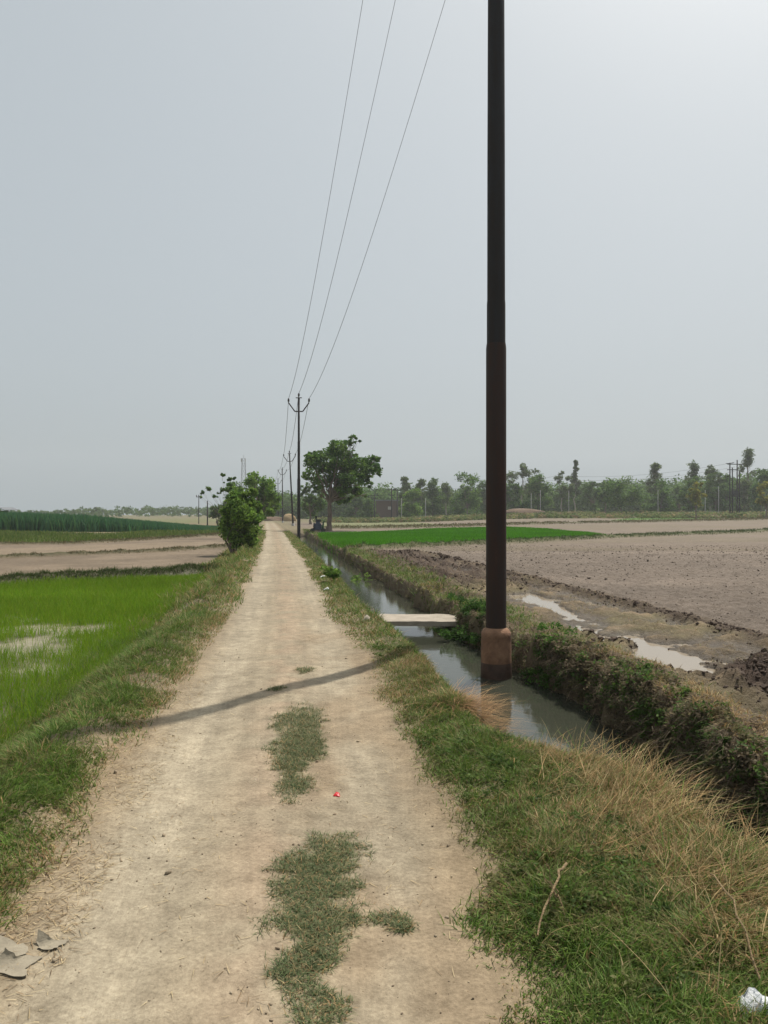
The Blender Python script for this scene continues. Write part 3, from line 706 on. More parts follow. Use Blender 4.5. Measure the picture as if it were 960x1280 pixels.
Y4 = 6 * (34 / 6) ** rng.random(2600); X4 = cpath(Y4) + 6.55 + rng.normal(0, .13, 2600) + .3 * fbm(cpath(Y4) * .7 + 4.5, Y4 * .7, 1)
X = np.r_[X1, X2, X3, X4]; Y = np.r_[Y1, Y2, Y3, Y4]
tag(clods('dark_clods', X, Y, rng.lognormal(-4.35, .55, len(X)) * np.clip(Y / 18, 1, 1.5), M['clod'], sink=.1), 'dark wet clods turned up along the mud track', 'clods', kind='stuff')
n = 38000
Y = 7 * (42 / 7) ** rng.random(n); X = cpath(Y) + 6.9 + 32 * rng.random(n) ** 1.0
k = (X / Y < .62); X, Y = X[k], Y[k]; n = len(X)
tag(clods('field_crumbs', X, Y, rng.lognormal(-4.75, .5, n) * np.clip(Y / 16, 1, 1.8), M['soil'], pick(np.array([[.15, .118, .096], [.19, .152, .122], [.09, .07, .055]]), n, .1), sink=0), 'pale crumbs of earth over the ploughed field', 'clods', kind='stuff')
n = 1900
u, Y = scatter(n, -1.3, 1.15, 2.2, 14); X = cpath(Y) + u
tag(clods('path_crumbs', X, Y, rng.lognormal(-6.0, .55, n), M['soil'], pick(np.array([[.33, .27, .19], [.27, .215, .15], [.21, .165, .115]]), n, .1), smooth=True), 'small crumbs and pebbles lying on the dirt path', 'pebbles', kind='stuff')

# ------------------------------------------------------------------ poles and wires
def up_arm(root, top, hl, hr, mat, s=1.0):
    """V shaped cross arm with three pin insulators, returns the wire points"""
    m = MB()
    m.tube([(-.28 * s, 0, top - .95 * s), (.28 * s, 0, top - .95 * s)], .045 * s, 6)
    m.tube([(-.28 * s, 0, top - .95 * s), (-hl, 0, top - .33 * s)], .045 * s, 6)
    m.tube([(.28 * s, 0, top - .95 * s), (hr, 0, top - .33 * s)], .045 * s, 6)
    m.build('cross_arm', mat, root)
    c = MB(); c.box((0, 0, top + .02), (.42 * s, .14 * s, .05)); c.build('top_bracket', mat, root)
    pts = []
    for x, z in ((-hl, top - .33 * s), (0, top + .05), (hr, top - .33 * s)):
        q = MB(); q.lathe([(.012, 0), (.02, .06 * s), (.075 * s, .08 * s), (.055 * s, .15 * s), (.085 * s, .17 * s), (.05 * s, .26 * s), (.06 * s, .29 * s), (.0, .32 * s)], 10, (x, 0, z))
        q.build('insulator', M['porcelain'], root, True); pts.append((x, 0, z + .28 * s))
    return pts
# near pole, stepped steel tube in a concrete muff standing in the canal
PX, PY = unproj(620, 846, WZ)
PX, PY = 1.46, 10.0
near = tag(empty('electric_pole', (PX, PY, WZ - .35)), 'tall dark rusty iron pole standing in the canal on a concrete muff', 'utility pole', 'electric poles along the lane')
z0 = -(WZ - .35)
q = MB(); q.lathe([(.0, 0), (.205, 0), (.2, .45), (.198, .55)], 28); q.build('wet_footing', M['muffwet'], near, True)
q = MB(); q.lathe([(.198, .55), (.196, .8), (.19, .88), (.195, .89), (.192, .93), (.165, .975), (.13, 1.0), (.1, 1.005)], 28); q.build('concrete_muff', M['muff'], near, True)
zt = lambda py: CAMZ - (py - 640) / 960 * PY + z0
q = MB(); q.lathe([(.132, .95), (.132, 1.6), (.131, zt(436)), (.127, zt(432)), (.124, zt(430))], 28); q.build('lower_tube', M['pole'], near, True)
q = MB(); q.lathe([(.1245, zt(433)), (.1205, zt(428)), (.1205, zt(380)), (.1165, zt(376))], 28); q.build('middle_tube', M['poleup'], near, True)
top1 = 14.1 + z0
q = MB(); q.lathe([(.1165, zt(379)), (.1160, zt(373)), (.114, zt(200)), (.105, 9 + z0), (.1, top1), (0, top1)], 28); q.build('upper_tube', M['poleup'], near, True)
ptsN = [np.array(p) + np.array([PX, PY, WZ - .35]) for p in up_arm(near, top1, .8, 1.05, M['pole'])]
# the row behind it
spec = [(373.5, 496, 60.0, -.0, 'slender dark pole with a V shaped arm, tallest seen whole, beside the canal'),
        (359.5, 566, 105., .055, 'leaning thin pole with a V arm, second beyond the iron pole'),
        (352.5, 586, 150., .01, 'thin straight pole with a small V arm, beside the leaning pole'),
        (347.5, 599, 190., .0, 'faintest and shortest pole at the far end of the line')]
allpts = [ptsN]
for px, py, y, lean, lab in spec:
    bx = (px + lean * (655 - py) * 1.4 - 480) / 960 * y
    gz = float(H(np.array([bx]), np.array([y]))[0])
    r = tag(empty('electric_pole', (bx, y, gz - .1)), lab, 'utility pole', 'electric poles along the lane')
    top = CAMZ - (py - 640) / 960 * y - gz
    r.rotation_euler = (0, -lean * .9 if lean else 0, 0)
    q = MB(); q.lathe([(.13, 0), (.125, top * .45), (.105, top * .46), (.1, top * .7), (.085, top * .71), (.08, top), (0, top)], 10); q.build('shaft', M['poleup'], r, True)
    q = MB(); q.lathe([(.22, 0), (.21, .35), (.14, .42)], 10); q.build('concrete_muff', M['conc'], r, True)
    pts = up_arm(r, top, .8, .8, M['pole'], 1.1)
    bpy.context.view_layer.update()
    allpts.append([np.array(r.matrix_world @ __import__('mathutils').Vector(p)) for p in pts])
wl = ['left overhead wire strung along the pole line', 'middle overhead wire running over the pole tops', 'right overhead wire, nearest the iron pole']
for w in range(3):
    m = MB(); P = []
    for k in range(len(allpts) - 1):
        a, b = allpts[k][w], allpts[k + 1][w]
        sag = 1.38 if k == 0 else .8
        for t in np.linspace(0, 1, 25)[(1 if k else 0):]:
            p = a + (b - a) * t; p = p - np.array([0, 0, 4 * t * (1 - t) * sag]); P.append(p)
    P = np.array(P)
    m.tube(P, np.clip(P[:, 1] * .00027, .005, .02), 5, False)
    tag(m.build('power_line', M['wire'], None, True), wl[w], 'wire', 'wires of the pole line')

# ------------------------------------------------------------------ slab bridge
bx0, by0, by1 = -.05, 13.35, 14.3
r = tag(empty('slab_bridge', (.65, 13.85, 0)), 'pale flat stone slab laid across the canal beyond the iron pole', 'footbridge')
m = MB()
nx = 14
zt_, zb_ = -.30, -.385
ring = []
for k in range(nx + 1):
    x = -.95 + 2.0 * k / nx
    j = rng.normal(0, .006, 4); e = rng.normal(0, .003, 2)
    ring.append([(x, -.5 + j[0], zb_), (x, -.5 + j[1], zt_ + e[0]), (x, .45 + j[2], zt_ + e[1]), (x, .45 + j[3], zb_)])
ring = np.array(ring); ring[:, :, 1] += ring[:, :, 0] * -.03
V = ring.reshape(-1, 3); i = np.arange(nx)[:, None]; j = np.arange(4)[None]
F = np.stack([i * 4 + j, i * 4 + (j + 1) % 4, (i + 1) * 4 + (j + 1) % 4, (i + 1) * 4 + j], -1).reshape(-1, 4)
m.add(V, F); m.add(ring[0], [[3, 2, 1, 0]]); m.add(ring[-1], [[0, 1, 2, 3]])
m.build('slab', M['slab'], r)
# ------------------------------------------------------------------ trees
def limb(m, p0, p1, r0, r1, sag=.0, n=6, wig=.05, sides=7):
    p0 = np.array(p0, float); p1 = np.array(p1, float); L = np.linalg.norm(p1 - p0)
    t = np.linspace(0, 1, n)
    P = p0 + (p1 - p0) * t[:, None]
    P[1:-1] += rng.normal(0, wig * L, (n - 2, 3)) * .6
    P[:, 2] += sag * L * np.sin(t * math.pi) * .5
    m.tube(P, r0 + (r1 - r0) * t, sides, True); return P
def tree(name, loc, lobes, trunk_h, r0, leaf, nl, tab, label, cat='tree', group=None, bark='bark', lean=(0, 0), per=26, twigs=3, trunk_n=1, squash=.85, sub=.34):
    """lobes: (dx, dy, dz, r) clump masses above loc"""
    g = tag(empty(name, loc), label, cat, group)
    lobes = np.array(lobes, float)
    m = MB()
    forks = []
    for k in range(trunk_n):
        off = rng.normal(0, r0 * 2, 2) if trunk_n > 1 else np.zeros(2)
        tp = np.array([lean[0] + off[0] * 3, lean[1] + off[1] * 3, trunk_h])
        P = limb(m, (off[0], off[1], -.25), tp, r0 * 1.15, r0 * .72, 0, 7, .03, 10); forks.append(tp)
        if trunk_n == 1:
            m.tube([(0, 0, -.25), (0, 0, .12 + r0), (lean[0] * .15, lean[1] * .15, .5)], [r0 * 1.8, r0 * 1.3, r0 * .8], 10, False)
    for l in lobes:
        f = forks[rng.integers(len(forks))]
        st = f * rng.uniform(.85, 1.0)
        mid = (st * .45 + l[:3] * .55) + np.array([0, 0, .05 * l[3]])
        limb(m, st, mid, r0 * .36, r0 * .2, .1, 5, .07, 6)
        limb(m, mid, l[:3], r0 * .2, r0 * .08, .05, 5, .08, 5)
        for q in range(twigs):
            d = rng.normal(0, 1, 3); d /= np.linalg.norm(d)
            limb(m, mid + (l[:3] - mid) * rng.uniform(.3, 1), l[:3] + d * l[3] * .9, r0 * .13, r0 * .04, .0, 4, .08, 4)
    m.build('trunk', M[bark], g, True)
    # clumps
    w = lobes[:, 3] ** 2; w = w / w.sum()
    nc = max(len(lobes), int(nl / per)); idx = rng.choice(len(lobes), nc, p=w)
    d = rng.normal(0, 1, (nc, 3)); d /= np.linalg.norm(d, axis=1)[:, None]
    rr = lobes[idx, 3:4] * rng.random((nc, 1)) ** .4
    C = lobes[idx, :3] + d * rr * np.array([1, 1, squash])
    cs = np.c_[C, lobes[idx, 3] * sub * rng.uniform(.6, 1.3, nc)]
    leafy('crown', cs, per, 1, leaf, tab, M['leaf'], g, .8)
    return g
TG = np.array([[.075, .15, .028], [.10, .185, .034], [.13, .21, .042], [.055, .115, .026]])
TB = np.array([[.13, .23, .04], [.18, .29, .05], [.21, .31, .065], [.09, .17, .034]])
TH = np.array([[.09, .16, .04], [.12, .19, .048], [.07, .13, .036]])
TE = np.array([[.11, .16, .055], [.14, .18, .065], [.09, .13, .045]])
TY = np.array([[.24, .25, .04], [.18, .21, .04], [.28, .26, .05]])
def px_lobes(px0, Y, base_z, L, dep):
    s = Y / 960
    return [((x - px0) * s, rng.uniform(-dep, dep), CAMZ - (y - 640) * s - base_z, r * s) for x, y, r in L]
def at(px, Y):
    X = (px - 480) / 960 * Y; return X, Y, float(H(np.array([X]), np.array([Y]))[0])
# the big tree on the right of the canal
bt = at(411, 76.)
L = [(392, 578, 11), (385, 588, 9), (399, 572, 10), (412, 566, 11), (425, 563, 12), (434, 570, 11), (441, 548, 5), (436, 553, 4), (446, 550, 4), (430, 557, 7), (405, 585, 12), (420, 582, 14), (436, 585, 12), (450, 582, 11),
     (461, 578, 9), (470, 574, 6), (466, 588, 9), (473, 592, 4), (455, 596, 10), (440, 600, 12), (425, 602, 12), (412, 600, 9), (394, 598, 9), (402, 606, 8), (432, 614, 10), (445, 612, 9), (458, 606, 7), (422, 622, 8), (435, 624, 6), (386, 570, 5), (459, 618, 4), (384, 597, 5), (472, 583, 5)]
lb = px_lobes(411, 76, bt[2], L, 2.2)
lb = [(x, y * (1 if r > .5 else .4), z, r) for x, y, z, r in lb]
tree('leafy_tree', bt, lb, 3.1, .24, .165, 12500, TG, 'large spreading tree with thick trunk standing beside the canal line of poles', per=24, twigs=2, lean=(.1, 0), squash=.85, sub=.5)
# front shrub on the left of the path
sb = at(299, 34.)
L = [(285, 650, 12), (296, 632, 12), (308, 645, 14), (300, 662, 15), (315, 660, 11), (316, 672, 9), (288, 668, 11), (280, 660, 8), (305, 620, 10), (315, 630, 9), (298, 678, 9), (292, 618, 7), (322, 650, 7), (310, 676, 9), (283, 640, 7), (320, 640, 6), (312, 615, 6), (302, 640, 12)]
lb = px_lobes(299, 34, sb[2], L, .55)
tree('bushy_shrub', sb, lb, .7, .045, .072, 11500, TB, 'dense rounded green shrub growing at the left edge of the dirt path', 'shrub', per=24, twigs=2, trunk_n=4, sub=.55)
# tree behind it
tb = at(322, 78.)
L = [(320, 600, 9), (330, 604, 10), (340, 612, 9), (345, 622, 8), (310, 605, 9), (300, 612, 9), (318, 615, 12), (330, 622, 12), (305, 624, 10), (342, 632, 8), (325, 634, 11), (312, 638, 8), (338, 640, 7), (318, 593, 5), (328, 645, 7), (295, 620, 6)]
tree('leafy_tree', tb, px_lobes(322, 78, tb[2], L, 1.8), 1.6, .16, .14, 9000, TB, 'bright green roadside tree rising just behind the rounded shrub', per=24, sub=.52)
# spindly young tree with separate clumps
yb = at(283, 58.)
L = [(279, 594, 3.2), (284, 599, 3), (286, 606, 3.6), (291, 598, 2.6), (277, 613, 3.2), (281, 604, 1.6), (275, 617, 2), (262, 611, 3), (254, 616, 2.8), (253, 621, 1.8), (267, 621, 2.6), (271, 622, 2.2), (283, 612, 3.2), (289, 612, 4), (288, 622, 5), (294, 615, 5)]
tree('young_tree', yb, px_lobes(283, 58, yb[2], L, .8), 1.3, .05, .075, 3200, TG, 'spindly young tree with separate leaf tufts at the left of the shrub', per=30, twigs=1, sub=.6, lean=(.1, 0))
# dark rounded bush farther back
db = at(275, 112.)
L = [(272, 638, 8), (280, 634, 9), (265, 643, 6), (286, 640, 9), (276, 645, 8), (290, 630, 8)]
tree('dark_bush', db, px_lobes(275, 112, db[2], L, 1.6), .8, .1, .17, 3000, TH * .8, 'dark rounded bush behind the spindly young tree', 'bush', trunk_n=3, per=22, sub=.4)
# tree behind the big tree, left of its trunk
b2 = at(388, 125.)
L = [(383, 612, 6), (390, 606, 6), (396, 612, 7), (386, 622, 8), (394, 626, 9), (400, 632, 8), (380, 632, 7), (389, 638, 9), (378, 618, 4), (402, 618, 5)]
tree('leafy_tree', b2, px_lobes(388, 125, b2[2], L, 2), 2, .16, .2, 4200, TH, 'greyish tree seen past the left side of the big trunk', per=22, sub=.4)
def mini(px, Y, ytop, w, kind, label, name='field_tree', tab=None, ybase=640, nl=2500, group='trees beyond the right fields'):
    X, Y, z = at(px, Y); s = Y / 960
    top = CAMZ - (ytop - 640) * s - z; W = w * s / 2
    lob = []
    if kind == 'round':
        for k in range(18):
            a = rng.uniform(0, 6.28); rr = W * rng.random() ** .5 * .8
            lob.append((rr * math.cos(a), rr * math.sin(a), top * rng.uniform(.36, .9) - .0 * rr, W * rng.uniform(.26, .42)))
        lob.append((0, 0, top - W * .33, W * .36)); th, r0 = top * .3, .16
    elif kind == 'bushy':
        for k in range(20):
            a = rng.uniform(0, 6.28); rr = W * rng.random() ** .5 * .85; h = rng.uniform(.10, .93)
            lob.append((rr * math.cos(a) * (1.15 - .55 * h), rr * math.sin(a), top * h, W * rng.uniform(.24, .40)))
        lob.append((rng.normal(0, .15) * W, 0, top - W * .25, W * .28)); th, r0 = top * .25, .16
    elif kind == 'tall':
        for k in range(17):
            h = rng.uniform(.34, .97); a = rng.uniform(0, 6.28); rr = W * rng.uniform(.05, .7) * (1 if h < .8 else .45)
            lob.append((rr * math.cos(a), rr * math.sin(a), top * h, W * rng.uniform(.3, .5)))
        lob += [(rng.normal(0, .12) * W, 0, top * q - W * .2, W * .36) for q in (.8, .88, .95)]; lob.append((0, 0, top - W * .2, W * .3)); th, r0 = top * .55, .15
    else:  # umbrella
        for k in range(20):
            a = rng.uniform(0, 6.28); rr = W * rng.random() ** .5 * .85; h = rng.uniform(.42, .95) - .12 * rr / W
            lob.append((rr * math.cos(a), rr * math.sin(a), top * h, W * rng.uniform(.18, .30)))
        lob.append((0, 0, top - W * .2, W * .2)); th, r0 = top * .45, .17
    tabs = {'round': TG, 'bushy': TH, 'tall': TE, 'umbrella': TE}
    return tree(name, (X, Y, z), lob, th, r0 * Y / 190, (.21 if kind in ('tall', 'umbrella') else .24) * Y / 190, nl, tab if tab is not None else tabs[kind], label, 'tree', group, 'palebark' if kind in ('tall', 'umbrella') else 'bark', per=14, twigs=1, sub=.55)
FT = [
 (463, 190, 622, 26, 'bushy', 'low bushy tree at the right foot of the big spreading tree', None),
 (444, 200, 618, 30, 'bushy', 'shaded bushy tree seen under the big tree crown', None),
 (507, 205, 597, 20, 'tall', 'slim tall tree at the left end of the far tree row', None),
 (513, 185, 612, 34, 'bushy', 'light green bushy tree at the left end of the far row', TB),
 (526, 205, 598, 22, 'tall', 'slender pale tree between two bushy ones near the H shaped pole', None),
 (541, 200, 597, 34, 'bushy', 'broad grey green tree left of the dense dark tree', None),
 (558, 215, 603, 26, 'tall', 'thin crowned tree just left of the dense dark tree', None),
 (584, 190, 591, 46, 'bushy', 'dense dark green tree immediately left of the iron pole', TG),
 (606, 215, 600, 30, 'bushy', 'tree mostly hidden behind the iron pole', None),
 (640, 190, 604, 34, 'bushy', 'dark bushy tree low at the right side of the iron pole', TG),
 (653, 210, 577, 42, 'umbrella', 'high airy umbrella crowned tree just right of the iron pole', None),
 (673, 190, 593, 36, 'bushy', 'full green tree under the right of the umbrella crowned tree', TG),
 (702, 205, 589, 30, 'umbrella', 'thin see through tree left of the tallest slim tree', None),
 (719, 215, 575, 15, 'tall', 'very slim tall tree with a narrow feathery top', None),
 (741, 205, 601, 26, 'bushy', 'bushy tree to the right of the slim feathery tree', None),
 (757, 195, 600, 24, 'round', 'left of two joined round crowns in the middle of the row', None),
 (776, 180, 597, 52, 'round', 'wide round headed dark tree standing forward of the row', None),
 (820, 195, 579, 26, 'tall', 'tall tree with open clustered top right of the wide round tree', None),
 (826, 185, 598, 40, 'bushy', 'spreading dark tree at the foot of the open topped tree', TG),
 (849, 210, 607, 24, 'bushy', 'low pale tree in the gap left of the twin yellow green tree', None),
 (868, 200, 578, 24, 'tall', 'tall thin tree above the forward yellow green tree', None),
 (864, 185, 595, 30, 'bushy', 'dark tree close behind the forward yellow green tree', TG),
 (888, 200, 580, 34, 'umbrella', 'broad airy tree left of the transformer poles', None),
 (895, 190, 590, 34, 'bushy', 'hazy bushy tree beneath the broad airy tree', None),
 (908, 195, 592, 24, 'bushy', 'dark tree directly behind the transformer poles', TG),
 (935, 200, 561, 24, 'tall', 'tallest tree of the row, right of the transformer poles', None),
 (930, 190, 600, 26, 'bushy', 'bare brownish tree at the foot of the tallest tree', TE * .9),
 (952, 185, 585, 36, 'bushy', 'dark green tree cut by the right edge of the photo', TG),
 (985, 185, 580, 40, 'bushy', 'outermost dark tree past the right frame edge', TG),
]
for px, Y, yt, w, k, lab, tab in FT:
    mini(px, Y, yt, w, k, lab, tab=tab, nl=6000 if w > 30 else 3600)
mini(870, 142, 601, 23, 'round', 'small yellow green round tree standing forward on the bank', 'small_tree', TY, nl=3000)
mini(958, 142, 602, 22, 'round', 'small yellow green tree at the far right frame edge', 'small_tree', TY, nl=3000)
# undergrowth on the far embankment
n = 4200
Y = rng.uniform(146, 182, n); px = rng.uniform(395, 1010, n); X = (px - 480) / 960 * Y
k = fbm(X * .12, Y * .12, 121) > -.16; X, Y = X[k], Y[k]
cs = np.c_[X, Y, H(X, Y) + rng.uniform(.1, .5, len(X)), rng.uniform(.5, 1.3, len(X))]
tag(leafy('undergrowth', cs, 26, 1, .2, np.array([[.16, .20, .07], [.19, .20, .08], [.12, .16, .05], [.25, .19, .10], [.08, .12, .04]]), M['leaf'], squash=.55), 'scrubby undergrowth on the bank below the far trees', 'scrub', kind='stuff')
# far woods closing the horizon
def woods(px0, px1, Y0, Y1, n, hr, label, tab):
    Y = rng.uniform(Y0, Y1, n); px = rng.uniform(px0, px1, n); X = (px - 480) / 960 * Y
    h = rng.uniform(*hr, n) * (1 + .9 * fbm(X * .03, Y * 0, 131))
    cs = np.c_[X, Y, base(X, Y) + h * rng.random(n) ** .6, np.clip(h * .3, .8, 2.2)]
    tag(leafy('far_woods', cs, 22, 1, .5, tab, M['leaf'], squash=.8), label, 'woods', kind='stuff')
woods(-300, 330, 360, 420, 1500, (2.0, 4.2), 'hazy dark tree line closing the horizon on the left', TH * .9)
woods(330, 1250, 230, 300, 10500, (4.5, 10.), 'hazy dark woods behind the right hand tree row', TH)

# ------------------------------------------------------------------ far things
# tall dense crop on the far left, dropping away to the right
n = 60000
Y = rng.uniform(80, 112, n); px = rng.uniform(-230, 300, n); X = (px - 480) / 960 * Y
hh = np.interp(px, [-230, 0, 60, 120, 190, 260, 300], [2.3, 2.25, 2.0, 1.8, 1.1, .4, .2]) * (1 + .25 * fbm(X * .12, Y * .12, 141))
k = fbm(X * .25, Y * .25, 143) > -.3 + .25 * ss(110, 260, px); X, Y, hh = X[k], Y[k], hh[k]; n = len(X)
az = rng.uniform(0, 6.28, n)
o = blades('tall_crop', np.c_[X, Y, H(X, Y) - .05], hh * rng.uniform(.85, 1.12, n), rng.uniform(.10, .2, n), az, rng.uniform(.02, .25, n), rng.uniform(.05, .4, n), pick(np.array([[.05, .14, .06], [.06, .17, .07], [.045, .12, .06], [.08, .18, .06]]), n, .12), M['grass'], face=rng.normal(0, .6, n))
tag(o, 'soft dark green stand of tall crop rising across the far left field', 'crop', kind='stuff')
# grey sheet roofed shed end at far left
r = tag(empty('field_shed', at(-12, 95.)), 'low grey roofed shed peeping over the tall crop at the left edge', 'shed')
s = 95 / 960; zr = CAMZ - (633 - 640) * s - r.location.z
m = MB(); m.box((-2.2, 1.5, (zr - .5) / 2), (6, 3, zr - .5)); m.build('wall', M['brick'], r)
m = MB()
m.add([(-5.6, -.4, zr), (1.2, -.4, zr - .1), (1.9, -.4, zr - .42), (1.9, 3.4, zr - .42), (1.2, 3.4, zr - .1), (-5.6, 3.4, zr)] + [(-5.6, -.4, zr - .06), (1.2, -.4, zr - .16), (1.9, -.4, zr - .48), (1.9, 3.4, zr - .48), (1.2, 3.4, zr - .16), (-5.6, 3.4, zr - .06)],
      [[0, 1, 4, 5], [1, 2, 3, 4], [11, 10, 7, 6], [10, 9, 8, 7], [6, 7, 1, 0], [7, 8, 2, 1], [8, 9, 3, 2], [9, 10, 4, 3], [10, 11, 5, 4], [11, 6, 0, 5]])
m.build('roof', M['roofsheet'], r)
# lattice mast
mx, my = (304.5 - 480) / 960 * 480, 480.
r = tag(empty('lattice_mast', (mx, my, base(np.array([mx]), np.array([my]))[0])), 'distant grey lattice mast rising above the roadside trees', 'mast')
m = MB(); hh = CAMZ + 67 / 960 * 480 - r.location.z
legs = [(-1, -1), (1, -1), (1, 1), (-1, 1)]
wd = lambda t: 1.9 - 1.0 * t
for a, b in legs: m.tube([(a * wd(0), b * wd(0), 0), (a * wd(1), b * wd(1), hh)], .09, 5)
nb = 11
for k in range(nb):
    t0, t1 = k / nb, (k + 1) / nb
    for q in range(4):
        a, b = legs[q], legs[(q + 1) % 4]
        m.tube([(a[0] * wd(t0), a[1] * wd(t0), hh * t0), (b[0] * wd(t1), b[1] * wd(t1), hh * t1)], .035, 4, False)
        m.tube([(b[0] * wd(t0), b[1] * wd(t0), hh * t0), (a[0] * wd(t1), a[1] * wd(t1), hh * t1)], .035, 4, False)
        m.tube([(a[0] * wd(t1), a[1] * wd(t1), hh * t1), (b[0] * wd(t1), b[1] * wd(t1), hh * t1)], .035, 4, False)
m.build('lattice', M['darkmetal'], r)
m = MB(); m.tube([(0, 0, hh), (0, 0, hh + 2.2)], .12, 5); m.build('antenna', M['galv'], r)
for k, (x, y) in enumerate(((1.2, -1), (-1.2, -1))):
    m = MB(); m.box((x, y, hh - 1.2), (.5, .3, 2.2)); m.build('panel_antenna', M['conc'], r)
# transformer pole group at the right
def plain_pole(px, ytop, Y, label, arms, w=.14, group='poles before the right hand trees', mat='poleup'):
    X, Y, z = at(px, Y); r = tag(empty('line_pole', (X, Y, z - .1)), label, 'utility pole', group)
    top = CAMZ - (ytop - 640) / 960 * Y - z
    m = MB(); m.lathe([(w * 1.1, 0), (w * .8, top), (0, top)], 8); m.build('shaft', M[mat], r, True)
    for dz, hw in arms:
        m = MB(); m.box((0, 0, top - dz), (2 * hw, .12, .14)); m.build('cross_arm', M['darkmetal'], r)
        for x in (-hw * .9, hw * .9, 0):
            q = MB(); q.lathe([(.05, 0), (.09, .1), (.07, .3), (0, .34)], 7, (x, 0, top - dz + .07)); q.build('insulator', M['porcelain'], r, True)
    return (X, Y, z + top)
YT = 160.
X0, _, z0_ = at(914.5, YT); r = tag(empty('transformer_stand', (X0, YT, z0_ - .1)), 'dark twin pole stand with platform and transformer among the right trees', 'transformer', 'poles before the right hand trees')
tp = CAMZ + 66 / 960 * YT - z0_; s = YT / 960
for px, top in ((914, tp - .6), (917.5, tp - 1.6), (923.5, tp), (926, tp - 2.4)):
    m = MB(); x = (px - 914.5) * s; m.lathe([(.15, 0), (.12, top), (0, top)], 8, (x, (px % 3) * .3, 0)); m.build('pole', M['poleup'], r, True)
m = MB(); m.box((.75, 0, tp - .95), (3.2, .14, .16)); m.build('cross_arm', M['darkmetal'], r)
m = MB(); m.box((.2, .1, tp - 2.1), (2.2, .14, .16)); m.build('cross_arm', M['darkmetal'], r)
m = MB(); m.box((-.35, .1, tp - .75), (1.5, .5, .14), tilt=(.12, 0)); m.build('gang_switch', M['darkmetal'], r)
m = MB(); m.box((.75, .2, tp - 7.0), (1.2, .8, 1.1)); m.box((.75, -.25, tp - 7.0), (1.0, .12, .8)); m.build('transformer_tank', M['darkmetal'], r)
m = MB(); m.box((.75, .2, tp - 7.7), (2.0, .9, .15)); m.build('platform', M['darkmetal'], r)
for x in (.45, .75, 1.05):
    m = MB(); m.lathe([(.08, 0), (.06, .4), (0, .42)], 7, (x, .2, tp - 6.45)); m.build('bushing', M['porcelain'], r, True)
plain_pole(898.3, 607, 165, 'slim pale concrete post left of the transformer poles', [], .075, mat='conc')
plain_pole(881.5, 612, 170, 'short pale concrete post behind the yellow green tree', [], .075, mat='conc')
plain_pole(822.5, 612, 172, 'pale concrete post below the open topped tree', [], .07, mat='conc')
pc = plain_pole(468, 618, 185, 'thin dark double armed pole left of the H shaped poles', [(.2, .9), (.9, .8)], .14)
ph = plain_pole(489.5, 610, 178, 'left upright of the H shaped pole pair in mid distance', [(.3, 1.0), (1.6, .7)], .15)
ph2 = plain_pole(496.5, 611, 180, 'right upright of the H shaped pole pair in mid distance', [(.25, .9)], .15)
plain_pole(502, 622, 176, 'pale post just right of the H shaped pole pair', [], .07, mat='conc')
plain_pole(532, 622, 176, 'pale post in front of the slender pale tree', [], .07, mat='conc')
plain_pole(664, 616, 176, 'pale post right of the iron pole before the full green tree', [], .07, mat='conc')
plain_pole(675.5, 612, 176, 'taller pale post right of the iron pole', [], .07, mat='conc')
plain_pole(711, 613, 176, 'pale post below the slim feathery tree', [], .07, mat='conc')
# poles at left horizon
plain_pole(248.5, 618, 150, 'hair thin pole at the left, beyond the young tree', [(.4, .5)], .08, None)
plain_pole(259.3, 625, 120, 'thin bare post in front of the dark rounded bush', [], .1, None)
pe = (X0 + .75, YT, z0_ + tp - .9)
for k, (dz, lab) in enumerate(((.3, 'top distant wire crossing behind the iron pole'), (-.7, 'middle distant wire crossing behind the iron pole'), (-1.6, 'lowest distant wire crossing behind the iron pole'))):
    a = np.array([ph2[0], ph2[1], ph2[2] + dz * .6]); b = np.array([pe[0], pe[1], pe[2] + dz])
    m = MB(); P = []
    for t in np.linspace(0, 1, 40):
        seg = (t * 2) % 1
        p = a + (b - a) * t; p[2] -= 4 * seg * (1 - seg) * 1.2; P.append(p)
    m.tube(P, .018, 4, False); tag(m.build('power_line', M['wire'], None, True), lab, 'wire', 'wires before the far trees')
# small flat roofed building in the gap
r = tag(empty('farm_building', at(484, 225.)), 'low dark flat roofed building in the gap between far trees', 'building')
s = 225 / 960; hz = CAMZ + 14 * s - r.location.z
m = MB(); m.box((0, 2, hz / 2), (6.5, 4, hz)); m.build('wall', M['muffwet'], r)
m = MB(); m.box((0, 2, hz + .15), (7.2, 4.6, .3)); m.build('roof', M['roofsheet'], r)
m = MB(); m.box((.8, -.03, hz * .6), (1.2, .1, .9)); m.build('window', M['conc'], r)
# straw stack and earth heap at the end of the path
def mound(name, loc, a, b, h, mat, label, cat):
    n = 24; m = 8; V = []; 
    for i in range(m):
        t = i / (m - 1)
        for k in range(n):
            an = k * 6.283 / n; j = 1 + .1 * math.sin(3 * an + 4 * t) + rng.normal(0, .07)
            V.append((a * j * math.cos(an) * math.cos(t * 1.52), b * j * math.sin(an) * math.cos(t * 1.52), h * math.sin(t * 1.52) ** .9 - .15))
    V = np.array(V); i = np.arange(m - 1)[:, None]; j = np.arange(n)[None]
    F = np.stack([i * n + j, i * n + (j + 1) % n, (i + 1) * n + (j + 1) % n, (i + 1) * n + j], -1).reshape(-1, 4)
    q = MB(); q.add(V + np.array(loc), F); q.add((V + np.array(loc))[-n:], [list(range(n))])
    return tag(q.build(name, mat, None, True), label, cat)
mound('straw_stack', at(361, 175), 1.6, 1.4, 1.9, M['straw'], 'tan straw stack at the far end of the path behind the poles', 'straw stack')
